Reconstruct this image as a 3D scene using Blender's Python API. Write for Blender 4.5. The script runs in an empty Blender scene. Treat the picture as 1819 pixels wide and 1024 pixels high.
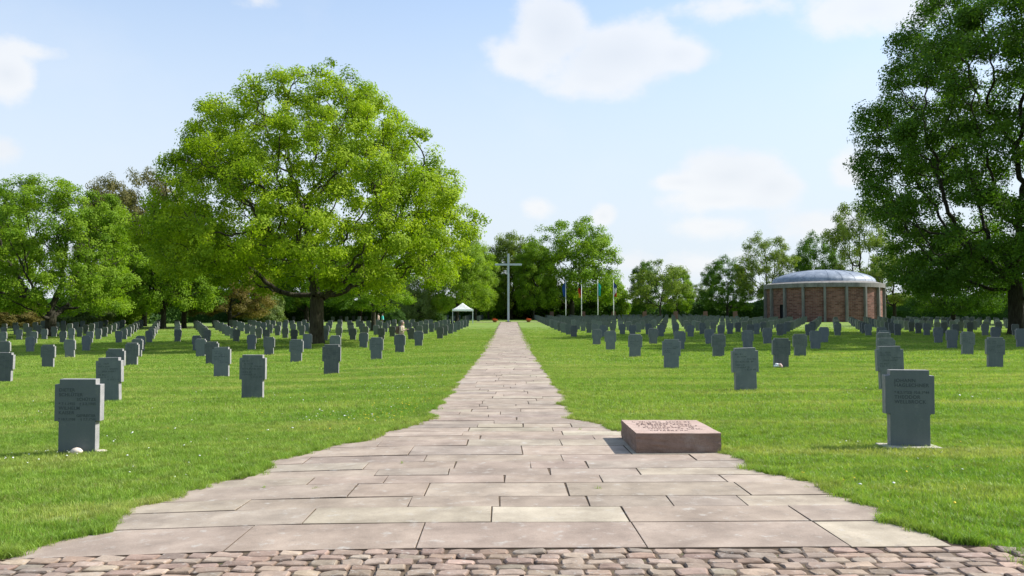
import bpy, bmesh, math, random
import numpy as np
from mathutils import Vector, Matrix

rng = np.random.default_rng(7)
random.seed(7)
C = bpy.context.scene.collection
R = math.radians
F, VX, VY, EYE = 1450.0, 905.0, 570.0, 1.64          # the photograph's focal length, vanishing point and eye height

# ------------------------------------------------------------------ terrain
def _table(pts, lo, hi, k):
    xs = np.arange(lo, hi, 0.5)
    ys = np.interp(xs, [p[0] for p in pts], [p[1] for p in pts])
    ker = np.ones(k) / k
    for _ in range(3):
        ys = np.convolve(np.pad(ys, k // 2, mode='edge'), ker, 'valid')[:len(xs)]
    return xs, ys
PX, PY = _table([(-100, 0), (25, 0), (45, .05), (68, .22), (95, .64), (138, 1.33), (184, 2.1), (260, 2.9), (500, 4), (2000, 6)], -100, 1600, 25)
LX, LY = _table([(-1500, -1.2), (-200, -1.0), (-60, -.75), (-40, -.62), (-18, -.42), (-9, -.23), (-6, -.17), (-1.6, 0), (1.3, 0), (16, .08), (50, .25), (200, .5), (1500, .8)], -1500, 1500, 3)
def GZ(x, y):
    x = np.asarray(x, float); y = np.asarray(y, float)
    t = np.clip((y - 50) / 60, 0, 1); t = t * t * (3 - 2 * t)
    z = np.interp(y, PX, PY) + np.interp(x, LX, LY) * (1 - .75 * t)
    w = np.clip((np.abs(x) - 3.5) / 4, 0, 1)
    return z + w * .02 * (np.sin(x * .53 + y * .31) + np.sin(y * .47 - x * .23 + 1.3))
def gz(x, y): return float(GZ(x, y))
def X_at(px, d): return (px - VX) / F * d

# ------------------------------------------------------------------ mesh and object helpers
def tag(o, label=None, cat=None, group=None, kind=None):
    if label: o['label'] = label
    if cat: o['category'] = cat
    if group: o['group'] = group
    if kind: o['kind'] = kind
    return o
def link(name, me, mat=None, parent=None, loc=None):
    o = bpy.data.objects.new(name, me); C.objects.link(o)
    if mat is not None and me is not None:
        if isinstance(mat, (list, tuple)):
            for m in mat: me.materials.append(m)
        else: me.materials.append(mat)
    if parent is not None: o.parent = parent
    if loc is not None: o.location = loc
    return o
def empty(name, loc, rz=0, scale=None):
    o = bpy.data.objects.new(name, None); C.objects.link(o)
    o.location = loc; o.rotation_euler = (0, 0, rz); o.empty_display_size = .3
    if scale is not None: o.scale = scale
    return o
def fastmesh(name, V, Fq, smooth=False, attrs=None, matidx=None):
    """V (n,3), Fq (m,k) all faces with k corners"""
    me = bpy.data.meshes.new(name)
    V = np.ascontiguousarray(V, np.float32); Fq = np.ascontiguousarray(Fq, np.int32)
    m, k = Fq.shape
    me.vertices.add(len(V)); me.vertices.foreach_set('co', V.ravel())
    me.loops.add(m * k); me.loops.foreach_set('vertex_index', Fq.ravel())
    me.polygons.add(m); me.polygons.foreach_set('loop_start', np.arange(0, m * k, k, dtype=np.int32))
    me.polygons.foreach_set('loop_total', np.full(m, k, np.int32))
    me.polygons.foreach_set('use_smooth', np.full(m, smooth, bool))
    if matidx is not None: me.polygons.foreach_set('material_index', np.asarray(matidx, np.int32))
    me.update(calc_edges=True)
    for an, (dt, dom, arr) in (attrs or {}).items():
        a = me.attributes.new(an, dt, dom)
        a.data.foreach_set({'FLOAT': 'value', 'INT': 'value', 'FLOAT_COLOR': 'color', 'FLOAT_VECTOR': 'vector'}[dt], np.ascontiguousarray(arr).ravel())
    me.validate()
    return me
def bm_mesh(name, bm, smooth=False):
    me = bpy.data.meshes.new(name); bmesh.ops.recalc_face_normals(bm, faces=bm.faces[:]); bm.to_mesh(me); bm.free()
    if smooth:
        for p in me.polygons: p.use_smooth = True
    return me
def add_box(bm, cx, cy, cz, sx, sy, sz, rz=0, mi=0):
    M = Matrix.Translation((cx, cy, cz)) @ Matrix.Rotation(rz, 4, 'Z') @ Matrix.Diagonal((sx, sy, sz, 1))
    r = bmesh.ops.create_cube(bm, size=1, matrix=M)
    for f in {f for v in r['verts'] for f in v.link_faces}: f.material_index = mi
    return r['verts']
def add_lathe(bm, prof, n=24, mi=0, a0=0, close=True):
    rings = []
    for r, z in prof:
        rings.append([bm.verts.new((r * math.cos(a0 + 2 * math.pi * i / n), r * math.sin(a0 + 2 * math.pi * i / n), z)) for i in range(n)] if r > 1e-5 else [bm.verts.new((0, 0, z))])
    for a, b in zip(rings[:-1], rings[1:]):
        for i in range(n):
            j = (i + 1) % n
            if len(a) == 1 and len(b) > 1: f = bm.faces.new((a[0], b[j], b[i]))
            elif len(b) == 1 and len(a) > 1: f = bm.faces.new((a[i], a[j], b[0]))
            else: f = bm.faces.new((a[i], a[j], b[j], b[i]))
            f.material_index = mi
    return rings
def bevel_all(bm, w, seg=1):
    bmesh.ops.bevel(bm, geom=[e for e in bm.edges], offset=w, segments=seg, affect='EDGES', profile=.5)
def tubes(P0, P1, r0, r1, n):
    """truncated cones, vectorised: (V, F)"""
    d = P1 - P0; L = np.linalg.norm(d, axis=1, keepdims=True); d = d / np.maximum(L, 1e-9)
    ref = np.where(np.abs(d[:, 2:3]) < .9, np.array([[0, 0, 1.]]), np.array([[1., 0, 0]]))
    u = np.cross(d, ref); u /= np.linalg.norm(u, axis=1, keepdims=True); v = np.cross(d, u)
    a = np.arange(n) * 2 * math.pi / n
    ring = u[:, None, :] * np.cos(a)[None, :, None] + v[:, None, :] * np.sin(a)[None, :, None]
    A = P0[:, None, :] + ring * r0[:, None, None]; B = P1[:, None, :] + ring * r1[:, None, None]
    m = len(P0); V = np.concatenate([A, B], 1).reshape(-1, 3)
    i = np.arange(n); j = (i + 1) % n
    f = np.stack([i, i + n, j + n, j], 1)
    return V, (f[None] + (np.arange(m) * 2 * n)[:, None, None]).reshape(-1, 4)

# ------------------------------------------------------------------ materials
class N:
    def __init__(s, m):
        m.use_nodes = True; s.t = m.node_tree; s.t.nodes.clear()
    def n(s, ty, **k):
        o = s.t.nodes.new(ty)
        for a, v in k.items():
            if a.startswith('_'): o.inputs[a[1:].replace('_', ' ')].default_value = v
            else: setattr(o, a, v)
        return o
    def l(s, a, b): s.t.links.new(a, b)
def noise(N_, vec, scale, detail=3, rough=.55, dim='3D'):
    o = N_.n('ShaderNodeTexNoise', noise_dimensions=dim); o.inputs['Scale'].default_value = scale; o.inputs['Detail'].default_value = detail; o.inputs['Roughness'].default_value = rough
    if vec is not None: N_.l(vec, o.inputs['Vector'])
    return o.outputs['Fac']
def ramp(N_, fac, stops):
    o = N_.n('ShaderNodeValToRGB'); e = o.color_ramp.elements
    while len(e) < len(stops): e.new(.5)
    for el, (p, c) in zip(e, stops):
        el.position = p; el.color = (c[0], c[1], c[2], 1) if isinstance(c, (tuple, list)) else (c, c, c, 1)
    N_.l(fac, o.inputs[0]); return o.outputs[0]
def mix(N_, fac, a, b, mode='MIX'):
    o = N_.n('ShaderNodeMix', data_type='RGBA', blend_type=mode)
    for s, v in ((0, fac), (6, a), (7, b)):
        if isinstance(v, (int, float)): o.inputs[s].default_value = v
        elif isinstance(v, (tuple, list)): o.inputs[s].default_value = (*v[:3], 1)
        else: N_.l(v, o.inputs[s])
    return o.outputs[2]
def math_(N_, op, a, b=None, c=None, clamp=False):
    o = N_.n('ShaderNodeMath', operation=op, use_clamp=clamp)
    for i, v in enumerate((a, b, c)):
        if v is None: continue
        if isinstance(v, (int, float)): o.inputs[i].default_value = v
        else: N_.l(v, o.inputs[i])
    return o.outputs[0]
def principled(N_, col, rough=.8, spec=.3, bump=None, bstr=.3, bdist=.01, metal=0):
    p = N_.n('ShaderNodeBsdfPrincipled'); out = N_.n('ShaderNodeOutputMaterial')
    if isinstance(col, (tuple, list)): p.inputs['Base Color'].default_value = (*col, 1)
    else: N_.l(col, p.inputs['Base Color'])
    if isinstance(rough, (int, float)): p.inputs['Roughness'].default_value = rough
    else: N_.l(rough, p.inputs['Roughness'])
    p.inputs['Specular IOR Level'].default_value = spec; p.inputs['Metallic'].default_value = metal
    if bump is not None:
        b = N_.n('ShaderNodeBump'); b.inputs['Strength'].default_value = bstr; b.inputs['Distance'].default_value = bdist
        N_.l(bump, b.inputs['Height']); N_.l(b.outputs[0], p.inputs['Normal'])
    N_.l(p.outputs[0], out.inputs[0]); return p
def mat(name): return bpy.data.materials.new(name)
def plain(name, col, rough=.7, var=.15, scale=8, spec=.3, metal=0):
    m = mat(name); n = N(m); g = n.n('ShaderNodeTexCoord').outputs['Object']
    f = noise(n, g, scale, 4)
    c = ramp(n, f, [(.3, tuple(x * (1 - var) for x in col)), (.7, tuple(min(1, x * (1 + var)) for x in col))])
    principled(n, c, rough, spec, f, .15, .01, metal); return m

def leaf_mat(name, dark, light, trans=.4):
    m = mat(name); n = N(m)
    a = n.n('ShaderNodeAttribute', attribute_name='var').outputs['Fac']
    col = ramp(n, a, [(0, dark), (.55, tuple((x + y) / 2 for x, y in zip(dark, light))), (1, light)])
    p = n.n('ShaderNodeBsdfPrincipled'); n.l(col, p.inputs['Base Color']); p.inputs['Roughness'].default_value = .6; p.inputs['Specular IOR Level'].default_value = .14
    t = n.n('ShaderNodeBsdfTranslucent')
    tc = mix(n, 1, col, (1.35, 1.45, .55), 'MULTIPLY'); n.l(tc, t.inputs[0])
    mx = n.n('ShaderNodeMixShader'); mx.inputs[0].default_value = trans
    n.l(p.outputs[0], mx.inputs[1]); n.l(t.outputs[0], mx.inputs[2])
    out = n.n('ShaderNodeOutputMaterial'); n.l(mx.outputs[0], out.inputs[0]); return m
def bark_mat(name, a, b):
    m = mat(name); n = N(m); g = n.n('ShaderNodeTexCoord').outputs['Object']
    mp = n.n('ShaderNodeMapping'); mp.inputs['Scale'].default_value = (1, 1, .22); n.l(g, mp.inputs[0])
    f = noise(n, mp.outputs[0], 9, 5, .65); f2 = noise(n, g, 1.2, 3)
    c = mix(n, f2, ramp(n, f, [(.35, a), (.65, b)]), ramp(n, f, [(.3, tuple(x * .8 for x in a)), (.7, (b[0] * .8, b[1] * 1.0, b[2] * .75))]))
    principled(n, c, .9, .15, f, .8, .06); return m

M = {}
M['oak_leaf'] = leaf_mat('oak_leaf', (.122, .212, .007), (.365, .462, .018), .43)
M['dark_leaf'] = leaf_mat('dark_leaf', (.044, .106, .010), (.118, .215, .018), .38)
M['mid_leaf'] = leaf_mat('mid_leaf', (.092, .180, .010), (.232, .338, .020), .42)
M['lime_leaf'] = leaf_mat('lime_leaf', (.120, .210, .014), (.260, .360, .028), .44)
M['olive_leaf'] = leaf_mat('olive_leaf', (.095, .150, .024), (.200, .255, .045), .40)
M['copper_leaf'] = leaf_mat('copper_leaf', (.085, .100, .028), (.185, .160, .055), .34)
M['bronze_leaf'] = leaf_mat('bronze_leaf', (.110, .095, .022), (.230, .180, .050), .36)
M['willow_leaf'] = leaf_mat('willow_leaf', (.110, .160, .045), (.210, .260, .085), .36)
M['hedge_leaf'] = leaf_mat('hedge_leaf', (.034, .080, .014), (.085, .160, .024), .32)
M['rust_leaf'] = leaf_mat('rust_leaf', (.110, .105, .025), (.210, .165, .045), .3)
M['bark'] = bark_mat('bark', (.035, .028, .020), (.095, .078, .058))
M['bark_dark'] = bark_mat('bark_dark', (.025, .021, .016), (.070, .060, .046))

def lawn_colour(n, fine):
    g = n.n('ShaderNodeNewGeometry').outputs['Position']
    mp = n.n('ShaderNodeMapping'); mp.inputs['Scale'].default_value = (.35, 1.0, 1); n.l(g, mp.inputs[0])
    big = noise(n, mp.outputs[0], .55, 4, .6); mid = noise(n, mp.outputs[0], 2.3, 3, .6)
    mp2 = n.n('ShaderNodeMapping'); mp2.inputs['Scale'].default_value = (.10, 1.5, 1); mp2.inputs['Rotation'].default_value = (0, 0, .12); n.l(g, mp2.inputs[0])
    streak = noise(n, mp2.outputs[0], .9, 3, .6)
    f = math_(n, 'ADD', math_(n, 'ADD', math_(n, 'MULTIPLY', big, .42), math_(n, 'MULTIPLY', mid, .26)), math_(n, 'MULTIPLY', streak, .32))
    sp = n.n('ShaderNodeSeparateXYZ'); n.l(g, sp.inputs[0])
    band = math_(n, 'SINE', math_(n, 'ADD', math_(n, 'ADD', math_(n, 'MULTIPLY', sp.outputs[1], 2.3), math_(n, 'MULTIPLY', sp.outputs[0], .16)), math_(n, 'MULTIPLY', big, 5.0)))
    f = math_(n, 'ADD', f, math_(n, 'MULTIPLY', band, .034))
    return g, f
m = mat('lawn_soil'); n = N(m)
g, f = lawn_colour(n, True)
fine = noise(n, g, 38, 3, .7); fin2 = noise(n, g, 9, 3, .7)
c = ramp(n, f, [(.38, (.132, .226, .028)), (.5, (.188, .276, .048)), (.62, (.278, .326, .095))])
c = mix(n, math_(n, 'MULTIPLY', fine, .9), mix(n, .75, c, (.55, .58, .5), 'MULTIPLY'), c)
principled(n, c, .85, .15, math_(n, 'ADD', fine, fin2), .6, .05); M['lawn'] = m

m = mat('grass_blade'); n = N(m)
g, f = lawn_colour(n, True)
a = n.n('ShaderNodeAttribute', attribute_name='var').outputs['Fac']
c = ramp(n, f, [(.38, (.138, .258, .026)), (.5, (.198, .310, .042)), (.62, (.300, .360, .088))])
tf = ramp(n, noise(n, g, 4.5, 3, .65), [(.35, .86), (.62, 1.32)])
c = mix(n, 1, c, tf, 'MULTIPLY')
c = mix(n, a, mix(n, 1, c, (.72, .78, .7), 'MULTIPLY'), mix(n, 1, c, (1.25, 1.12, 1.2), 'MULTIPLY'))
dry = ramp(n, a, [(.93, 0.), (.96, 1.)])
c = mix(n, dry, c, (.30, .26, .12))
p = n.n('ShaderNodeBsdfPrincipled'); n.l(c, p.inputs['Base Color']); p.inputs['Roughness'].default_value = .5; p.inputs['Specular IOR Level'].default_value = .3
t = n.n('ShaderNodeBsdfTranslucent'); n.l(mix(n, 1, c, (1.3, 1.3, .7), 'MULTIPLY'), t.inputs[0])
mx = n.n('ShaderNodeMixShader'); mx.inputs[0].default_value = .4; n.l(p.outputs[0], mx.inputs[1]); n.l(t.outputs[0], mx.inputs[2])
n.l(mx.outputs[0], n.n('ShaderNodeOutputMaterial').inputs[0]); M['blade'] = m

def stone_slab(name, sc):
    m = mat(name); n = N(m); g = n.n('ShaderNodeNewGeometry').outputs['Position']
    col = n.n('ShaderNodeAttribute', attribute_name='tint').outputs['Color']
    f1 = noise(n, g, 2.2 * sc, 5, .62); f2 = noise(n, g, 60, 3, .7); f3 = noise(n, g, 7 * sc, 5, .7)
    c = mix(n, ramp(n, f1, [(.35, 0.), (.7, 1.)]), mix(n, 1, col, (.72, .695, .67), 'MULTIPLY'), mix(n, 1, col, (1.15, 1.13, 1.10), 'MULTIPLY'))
    c = mix(n, ramp(n, f3, [(.57, 0.), (.70, .6)]), c, (.44, .41, .36))         # pale lichen blotches
    c = mix(n, ramp(n, noise(n, g, 4.1 * sc, 5, .75), [(.58, 0.), (.76, .7)]), c, (.19, .155, .125))
    c = mix(n, ramp(n, f2, [(.3, .30), (.6, 0.)]), c, mix(n, 1, c, (.62, .6, .58), 'MULTIPLY'))
    principled(n, c, .82, .25, math_(n, 'ADD', f2, f3), .35, .006); return m
M['slab'] = stone_slab('sandstone_slab', 1); M['sett'] = stone_slab('sandstone_sett', 3)
m = mat('joint_soil'); n = N(m); g = n.n('ShaderNodeNewGeometry').outputs['Position']
principled(n, ramp(n, noise(n, g, 12, 4), [(.35, (.07, .05, .037)), (.6, (.13, .095, .065)), (.75, (.085, .10, .035))]), .95, .1, noise(n, g, 80, 2), .5, .01); M['soil'] = m

m = mat('lava_stone'); n = N(m); g = n.n('ShaderNodeTexCoord').outputs['Object']
ri = n.n('ShaderNodeObjectInfo').outputs['Random']
cmb = n.n('ShaderNodeVectorMath', operation='ADD'); n.l(g, cmb.inputs[0]); sc_ = n.n('ShaderNodeCombineXYZ'); n.l(math_(n, 'MULTIPLY', ri, 50), sc_.inputs[0]); n.l(sc_.outputs[0], cmb.inputs[1])
v = cmb.outputs[0]
mp = n.n('ShaderNodeMapping'); mp.inputs['Scale'].default_value = (3, 3, .35); n.l(v, mp.inputs[0])
f1 = noise(n, v, 4, 5, .6); f2 = noise(n, v, 90, 2, .6); f3 = noise(n, mp.outputs[0], 5, 4, .6)
c = ramp(n, math_(n, 'ADD', math_(n, 'MULTIPLY', f1, .6), math_(n, 'MULTIPLY', f3, .4)), [(.36, (.088, .104, .100)), (.62, (.136, .152, .146))])
c = mix(n, ramp(n, f2, [(.3, .35), (.55, 0.)]), c, (.045, .056, .056))
c = mix(n, math_(n, 'MULTIPLY', ri, .6), c, (.135, .160, .162))
c = mix(n, ramp(n, noise(n, v, 7, 5, .75), [(.58, 0.), (.70, .38)]), c, (.23, .24, .20))
c = mix(n, 1, c, ramp(n, math_(n, 'FRACT', math_(n, 'MULTIPLY', ri, 7.31)), [(0, .78), (1, 1.18)]), 'MULTIPLY')
principled(n, c, .75, .3, f2, .25, .004); M['lava'] = m
m = mat('lava_stone_sunlit_side'); n = N(m); g = n.n('ShaderNodeTexCoord').outputs['Object']; f1 = noise(n, g, 7, 5, .65); f2 = noise(n, g, 70, 3, .7)
principled(n, mix(n, ramp(n, f2, [(.3, .4), (.6, 0.)]), ramp(n, f1, [(.35, (.24, .235, .225)), (.65, (.34, .325, .315))]), (.10, .105, .10)), .9, .15, f2, .4, .005); M['lava_sunlit'] = m  # tops and sides painted paler than the front, standing in for sunlight on them
M['letter'] = plain('engraved_letter', (.060, .075, .076), .9, .1, 30)
M['footing'] = plain('pale_footing', (.42, .38, .31), .9, .25, 20)

def red_stone(name, a, b, pale):
    m = mat(name); n = N(m); g = n.n('ShaderNodeTexCoord').outputs['Object']
    mp = n.n('ShaderNodeMapping'); mp.inputs['Scale'].default_value = (1, 1, 2.2); mp.inputs['Rotation'].default_value = (.2, .5, .1); n.l(g, mp.inputs[0])
    f1 = noise(n, mp.outputs[0], 3, 5, .65); f2 = noise(n, g, 55, 3, .7); f3 = noise(n, g, 4, 4, .6)
    c = ramp(n, f1, [(.35, a), (.65, b)])
    c = mix(n, ramp(n, f3, [(.55, 0.), (.72, pale)]), c, (.32, .26, .215))
    c = mix(n, ramp(n, f2, [(.3, .35), (.55, 0.)]), c, mix(n, 1, c, (.5, .48, .46), 'MULTIPLY'))
    principled(n, c, .85, .2, math_(n, 'ADD', f1, f2), .5, .01); return m
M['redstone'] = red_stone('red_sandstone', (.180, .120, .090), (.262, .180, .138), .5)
M['redtop_sunlit'] = red_stone('red_sandstone_sunlit_top', (.35, .245, .195), (.46, .345, .285), .4)  # paler copy of the stone: sunlight on the block's top put into its colour
M['redpillar'] = red_stone('red_pillar', (.14, .075, .06), (.21, .12, .098), .2)
M['engrave_red'] = plain('engraved_red', (.12, .075, .062), .9, .2, 30)
M['cross'] = plain('galvanised_cross', (.40, .445, .48), .55, .10, 1.5, .4)
M['white_fabric'] = plain('tent_fabric', (.80, .80, .78), .6, .03, 3)
M['alu'] = plain('aluminium', (.62, .63, .64), .4, .06, 3, .5)
M['black_bag'] = plain('dark_cloth', (.03, .032, .035), .8, .2, 10)

# ------------------------------------------------------------------ ground
def graded(parts):
    out = []
    for a, b, s in parts: out += list(np.arange(a, b, s))
    return np.array(out + [parts[-1][1]])
xs = graded([(-1400, -400, 200), (-400, -120, 40), (-120, -40, 5), (-40, -8, 1), (-8, 8, .5), (8, 40, 1), (40, 120, 5), (120, 400, 40), (400, 1400, 200)])
ys = graded([(-60, 0, 6), (0, 60, 1), (60, 200, 3), (200, 400, 20), (400, 1500, 110)])
GX, GY = np.meshgrid(xs, ys)
V = np.stack([GX, GY, GZ(GX, GY)], -1).reshape(-1, 3)
nx = len(xs); I = (np.arange(len(ys) - 1)[:, None] * nx + np.arange(nx - 1)[None]).ravel()
lawn = link('lawn', fastmesh('lawn', V, np.stack([I, I + 1, I + nx + 1, I + nx], 1), True), M['lawn'])
tag(lawn, kind='structure')

# the path's edges, read along the depth
EL = [(4.9, -3.75), (5.95, -3.63), (7.43, -3.36), (8.97, -2.88), (10.34, -2.46), (11.3, -2.07), (12.2, -1.72), (13.6, -1.40), (16, -1.40), (141, -1.40)]
ER = [(4.9, 3.45), (5.95, 3.26), (7.32, 3.04), (8.65, 2.92), (10.2, 2.62), (11.06, 2.1), (11.6, 1.66), (12.2, 1.5), (13.6, 1.12), (15, 1.14), (18, 1.2), (141, 1.22)]
_en = rng.normal(size=(2, 6)); 
def wob(y, k):
    s = 0
    for i, (fr, am) in enumerate(((1.1, .06), (2.7, .085), (5.3, .075), (11., .04), (19., .02), (31., .015))):
        s = s + am * np.sin(np.asarray(y) * fr + _en[k, i] * 9)
    return s * np.clip((30 - np.asarray(y)) / 20, .35, 1)
def edge_l(y): return np.interp(y, [p[0] for p in EL], [p[1] for p in EL]) + wob(y, 0)
def edge_r(y): return np.interp(y, [p[0] for p in ER], [p[1] for p in ER]) + wob(y, 1)

def chips(specs, bev, top, drop):
    """chamfered stones: specs = list of (4 corner xy, dz, tint)"""
    Vs, Fs, T = [], [], []; k = 0
    for q, dz, tint in specs:
        q = np.array(q); c = q.mean(0)
        d = q - c; inn = c + d * (1 - bev / np.maximum(np.abs(d), bev * 1.5))
        zo = GZ(q[:, 0], q[:, 1]) + top + dz; tl = rng.normal(0, .0012, 4)
        Vs += [np.c_[q, zo - drop - .03], np.c_[q, zo - drop], np.c_[inn, zo + tl]]
        for a, b in ((0, 4), (4, 8)):
            for i in range(4):
                j = (i + 1) % 4; Fs.append((k + a + i, k + a + j, k + b + j, k + b + i))
        Fs.append((k + 8, k + 9, k + 10, k + 11)); T += [(.075, .055, .042, 1)] * 4 + [(tint[0] * .45, tint[1] * .42, tint[2] * .38, 1)] * 4 + [(*tint, 1)] * 4; k += 12
    return np.concatenate(Vs), np.array(Fs), np.array(T)
def cobbles(specs):
    Vs, Fs, T = [], [], []; k = 0
    for q, dz, tint in specs:
        q = np.array(q); c = q.mean(0); o8 = []
        for i in range(4):
            o8 += [c + (q[i] - c) * rng.uniform(.86, .99), (q[i] + q[(i + 1) % 4]) / 2 + rng.normal(0, .0045, 2)]
        o8 = np.array(o8); d = o8 - c
        zb = float(GZ(c[0], c[1])) + .021 + dz * .8; tx, ty = rng.normal(0, .03, 2); tl = lambda p: (p - c) @ np.array([tx, ty])
        inn = c + d * .84
        Vs += [np.c_[c + d * 1.03, np.full(8, zb - .04)], np.c_[o8, zb - .010 + tl(o8) + rng.normal(0, .0015, 8)], np.c_[inn, zb - .001 + tl(inn) + rng.normal(0, .0022, 8)], np.array([[c[0], c[1], zb + rng.uniform(-.001, .005)]])]
        for a, b in ((0, 8), (8, 16)):
            for i in range(8):
                j = (i + 1) % 8; Fs.append((k + a + i, k + a + j, k + b + j, k + b + i))
        for i in range(0, 8, 2): Fs.append((k + 24, k + 16 + i, k + 16 + i + 1, k + 16 + (i + 2) % 8))
        T += [(.075, .055, .042, 1)] * 8 + [(tint[0] * .6, tint[1] * .55, tint[2] * .5, 1)] * 8 + [(*tint, 1)] * 9; k += 25
    return np.concatenate(Vs), np.array(Fs), np.array(T)
PAL = [(.350, .285, .226), (.372, .304, .243), (.328, .266, .213), (.372, .316, .243), (.342, .288, .233), (.302, .250, .204), (.405, .352, .272)]
W_ = [.22, .22, .17, .12, .14, .08, .05]
specs = []; y = 5.90; first = True
while y < 140.5:
    dep = .74 if first else random.choice([.40, .43, .46, .55, .62, .70])
    y2 = min(y + dep, 141); ym = (y + y2) / 2
    xl = float(edge_l(ym)) - random.uniform(-.03, .14); xr = float(edge_r(ym)) + random.uniform(-.03, .14)
    x = xl
    while x < xr - .02:
        w = random.uniform(1.1, 1.75) if first else random.uniform(.62, 1.75)
        x2 = x + w
        if xr - x2 < .45: x2 = xr
        gpx = random.uniform(.0025, .007); gpy = random.uniform(.002, .006)
        sk = random.uniform(-.012, .012)
        base = PAL[rng.choice(len(PAL), p=W_)]; k_ = random.uniform(.92, 1.08); t = tuple(max(.02, b * k_ * random.uniform(.985, 1.015)) for b in base)
        specs.append(([(x + gpx, y + gpy), (x2 - gpx, y + gpy + random.uniform(0, .006)), (x2 - gpx + sk, y2 - gpy), (x + gpx + sk, y2 - gpy)], random.uniform(-.004, .004), t))
        x = x2
    y = y2; first = False
V, Fq, T = chips(specs, .004, .022, .003)
path = link('path', fastmesh('path', V, Fq, False, {'tint': ('FLOAT_COLOR', 'POINT', T)}), M['slab']); tag(path, kind='structure')

specs = []; y = 5.885; row = 0
while y > 2.2:
    dep = random.uniform(.115, .14); x = -6.2 + (row % 2) * .1 + random.uniform(-.03, .03)
    while x < 6.2:
        w = random.uniform(.16, .25)
        j = lambda s=.011: random.uniform(-s, s)
        base = PAL[rng.choice(len(PAL), p=W_)]; k_ = random.uniform(.68, 1.08); t = (base[0] * k_ * random.uniform(.94, 1.08), base[1] * k_ * .94, base[2] * k_ * random.uniform(.88, .97))
        gp = random.uniform(.003, .007)
        specs.append(([(x + gp + j(), y - dep + gp + j()), (x + w - gp + j(), y - dep + gp + j()), (x + w - gp + j(), y - gp + j()), (x + gp + j(), y - gp + j())], random.uniform(-.006, .005), t))
        x += w
    y -= dep; row += 1
V, Fq, T = cobbles(specs)
setts = link('sett_pavement', fastmesh('sett_pavement', V, Fq, False, {'tint': ('FLOAT_COLOR', 'POINT', T)}), M['sett']); tag(setts, kind='structure')
# earth in the joints
def sheet(name, rows, dz, m):
    V = []; Fq = []
    for yy, a, b in rows:
        for t in np.linspace(0, 1, 9): V.append((a + (b - a) * t, yy, gz(a + (b - a) * t, yy) + dz))
    for i in range(len(rows) - 1):
        for k in range(8): Fq.append((i * 9 + k, i * 9 + k + 1, i * 9 + k + 10, i * 9 + k + 9))
    o = link(name, fastmesh(name, np.array(V), np.array(Fq)), m); tag(o, kind='structure'); return o
sheet('path_bed', [(yy, float(edge_l(yy)) - .14, float(edge_r(yy)) + .14) for yy in np.arange(5.9, 141.1, .4)], .013, M['soil'])
sheet('sett_bed', [(yy, -6.3, 6.3) for yy in np.arange(2.0, 5.95, .3)], .008, M['soil'])
# the paved cross strip before the tall cross
specs = []
for r_ in range(5):
    x = -6.2 + random.uniform(0, .5)
    while x < 5.4:
        w = random.uniform(.8, 1.5); yy = 141.05 + r_ * .6
        b = PAL[rng.choice(len(PAL), p=W_)]
        specs.append(([(x + .01, yy), (x + w - .01, yy), (x + w - .01, yy + .58), (x + .01, yy + .58)], 0, b)); x += w
V, Fq, T = chips(specs, .01, .03, .006)
tag(link('terrace', fastmesh('terrace', V, Fq, False, {'tint': ('FLOAT_COLOR', 'POINT', T)}), M['slab']), kind='structure')

# ------------------------------------------------------------------ grass blades
def tuft(name, nb, rad, h, w):
    Vs, Fs, A = [], [], []
    for i in range(nb):
        a = rng.uniform(0, 6.283); r = rad * math.sqrt(rng.uniform()); bx, by = r * math.cos(a), r * math.sin(a)
        th = rng.uniform(0, 6.283); hh = h * rng.uniform(.55, 1.15); ww = w * rng.uniform(.7, 1.2) / 2
        le = rng.uniform(.15, .95) * hh; ld = rng.uniform(0, 6.283); lx, ly = math.cos(ld) * le, math.sin(ld) * le
        cx, cy = math.cos(th) * ww, math.sin(th) * ww; k = len(Vs)
        Vs += [(bx - cx, by - cy, -.01), (bx + cx, by + cy, -.01), (bx + cx * .85 + lx * .3, by + cy * .85 + ly * .3, hh * .55), (bx - cx * .85 + lx * .3, by - cy * .85 + ly * .3, hh * .55), (bx + lx + cx * .2, by + ly + cy * .2, hh), (bx + lx - cx * .2, by + ly - cy * .2, hh)]
        Fs += [(k, k + 1, k + 2, k + 3), (k + 3, k + 2, k + 4, k + 5)]; A += [rng.uniform()] * 6
    return fastmesh(name, np.array(Vs), np.array(Fs), False, {'var': ('FLOAT', 'POINT', np.array(A, np.float32))})
def tuft_collection(name, specs):
    col = bpy.data.collections.new(name)
    for i, s in enumerate(specs):
        me = tuft('%s_tuft' % name, *s); me.materials.append(M['blade'])
        col.objects.link(bpy.data.objects.new('%s_tuft_%02d' % (name, i), me))
    return col
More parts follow.
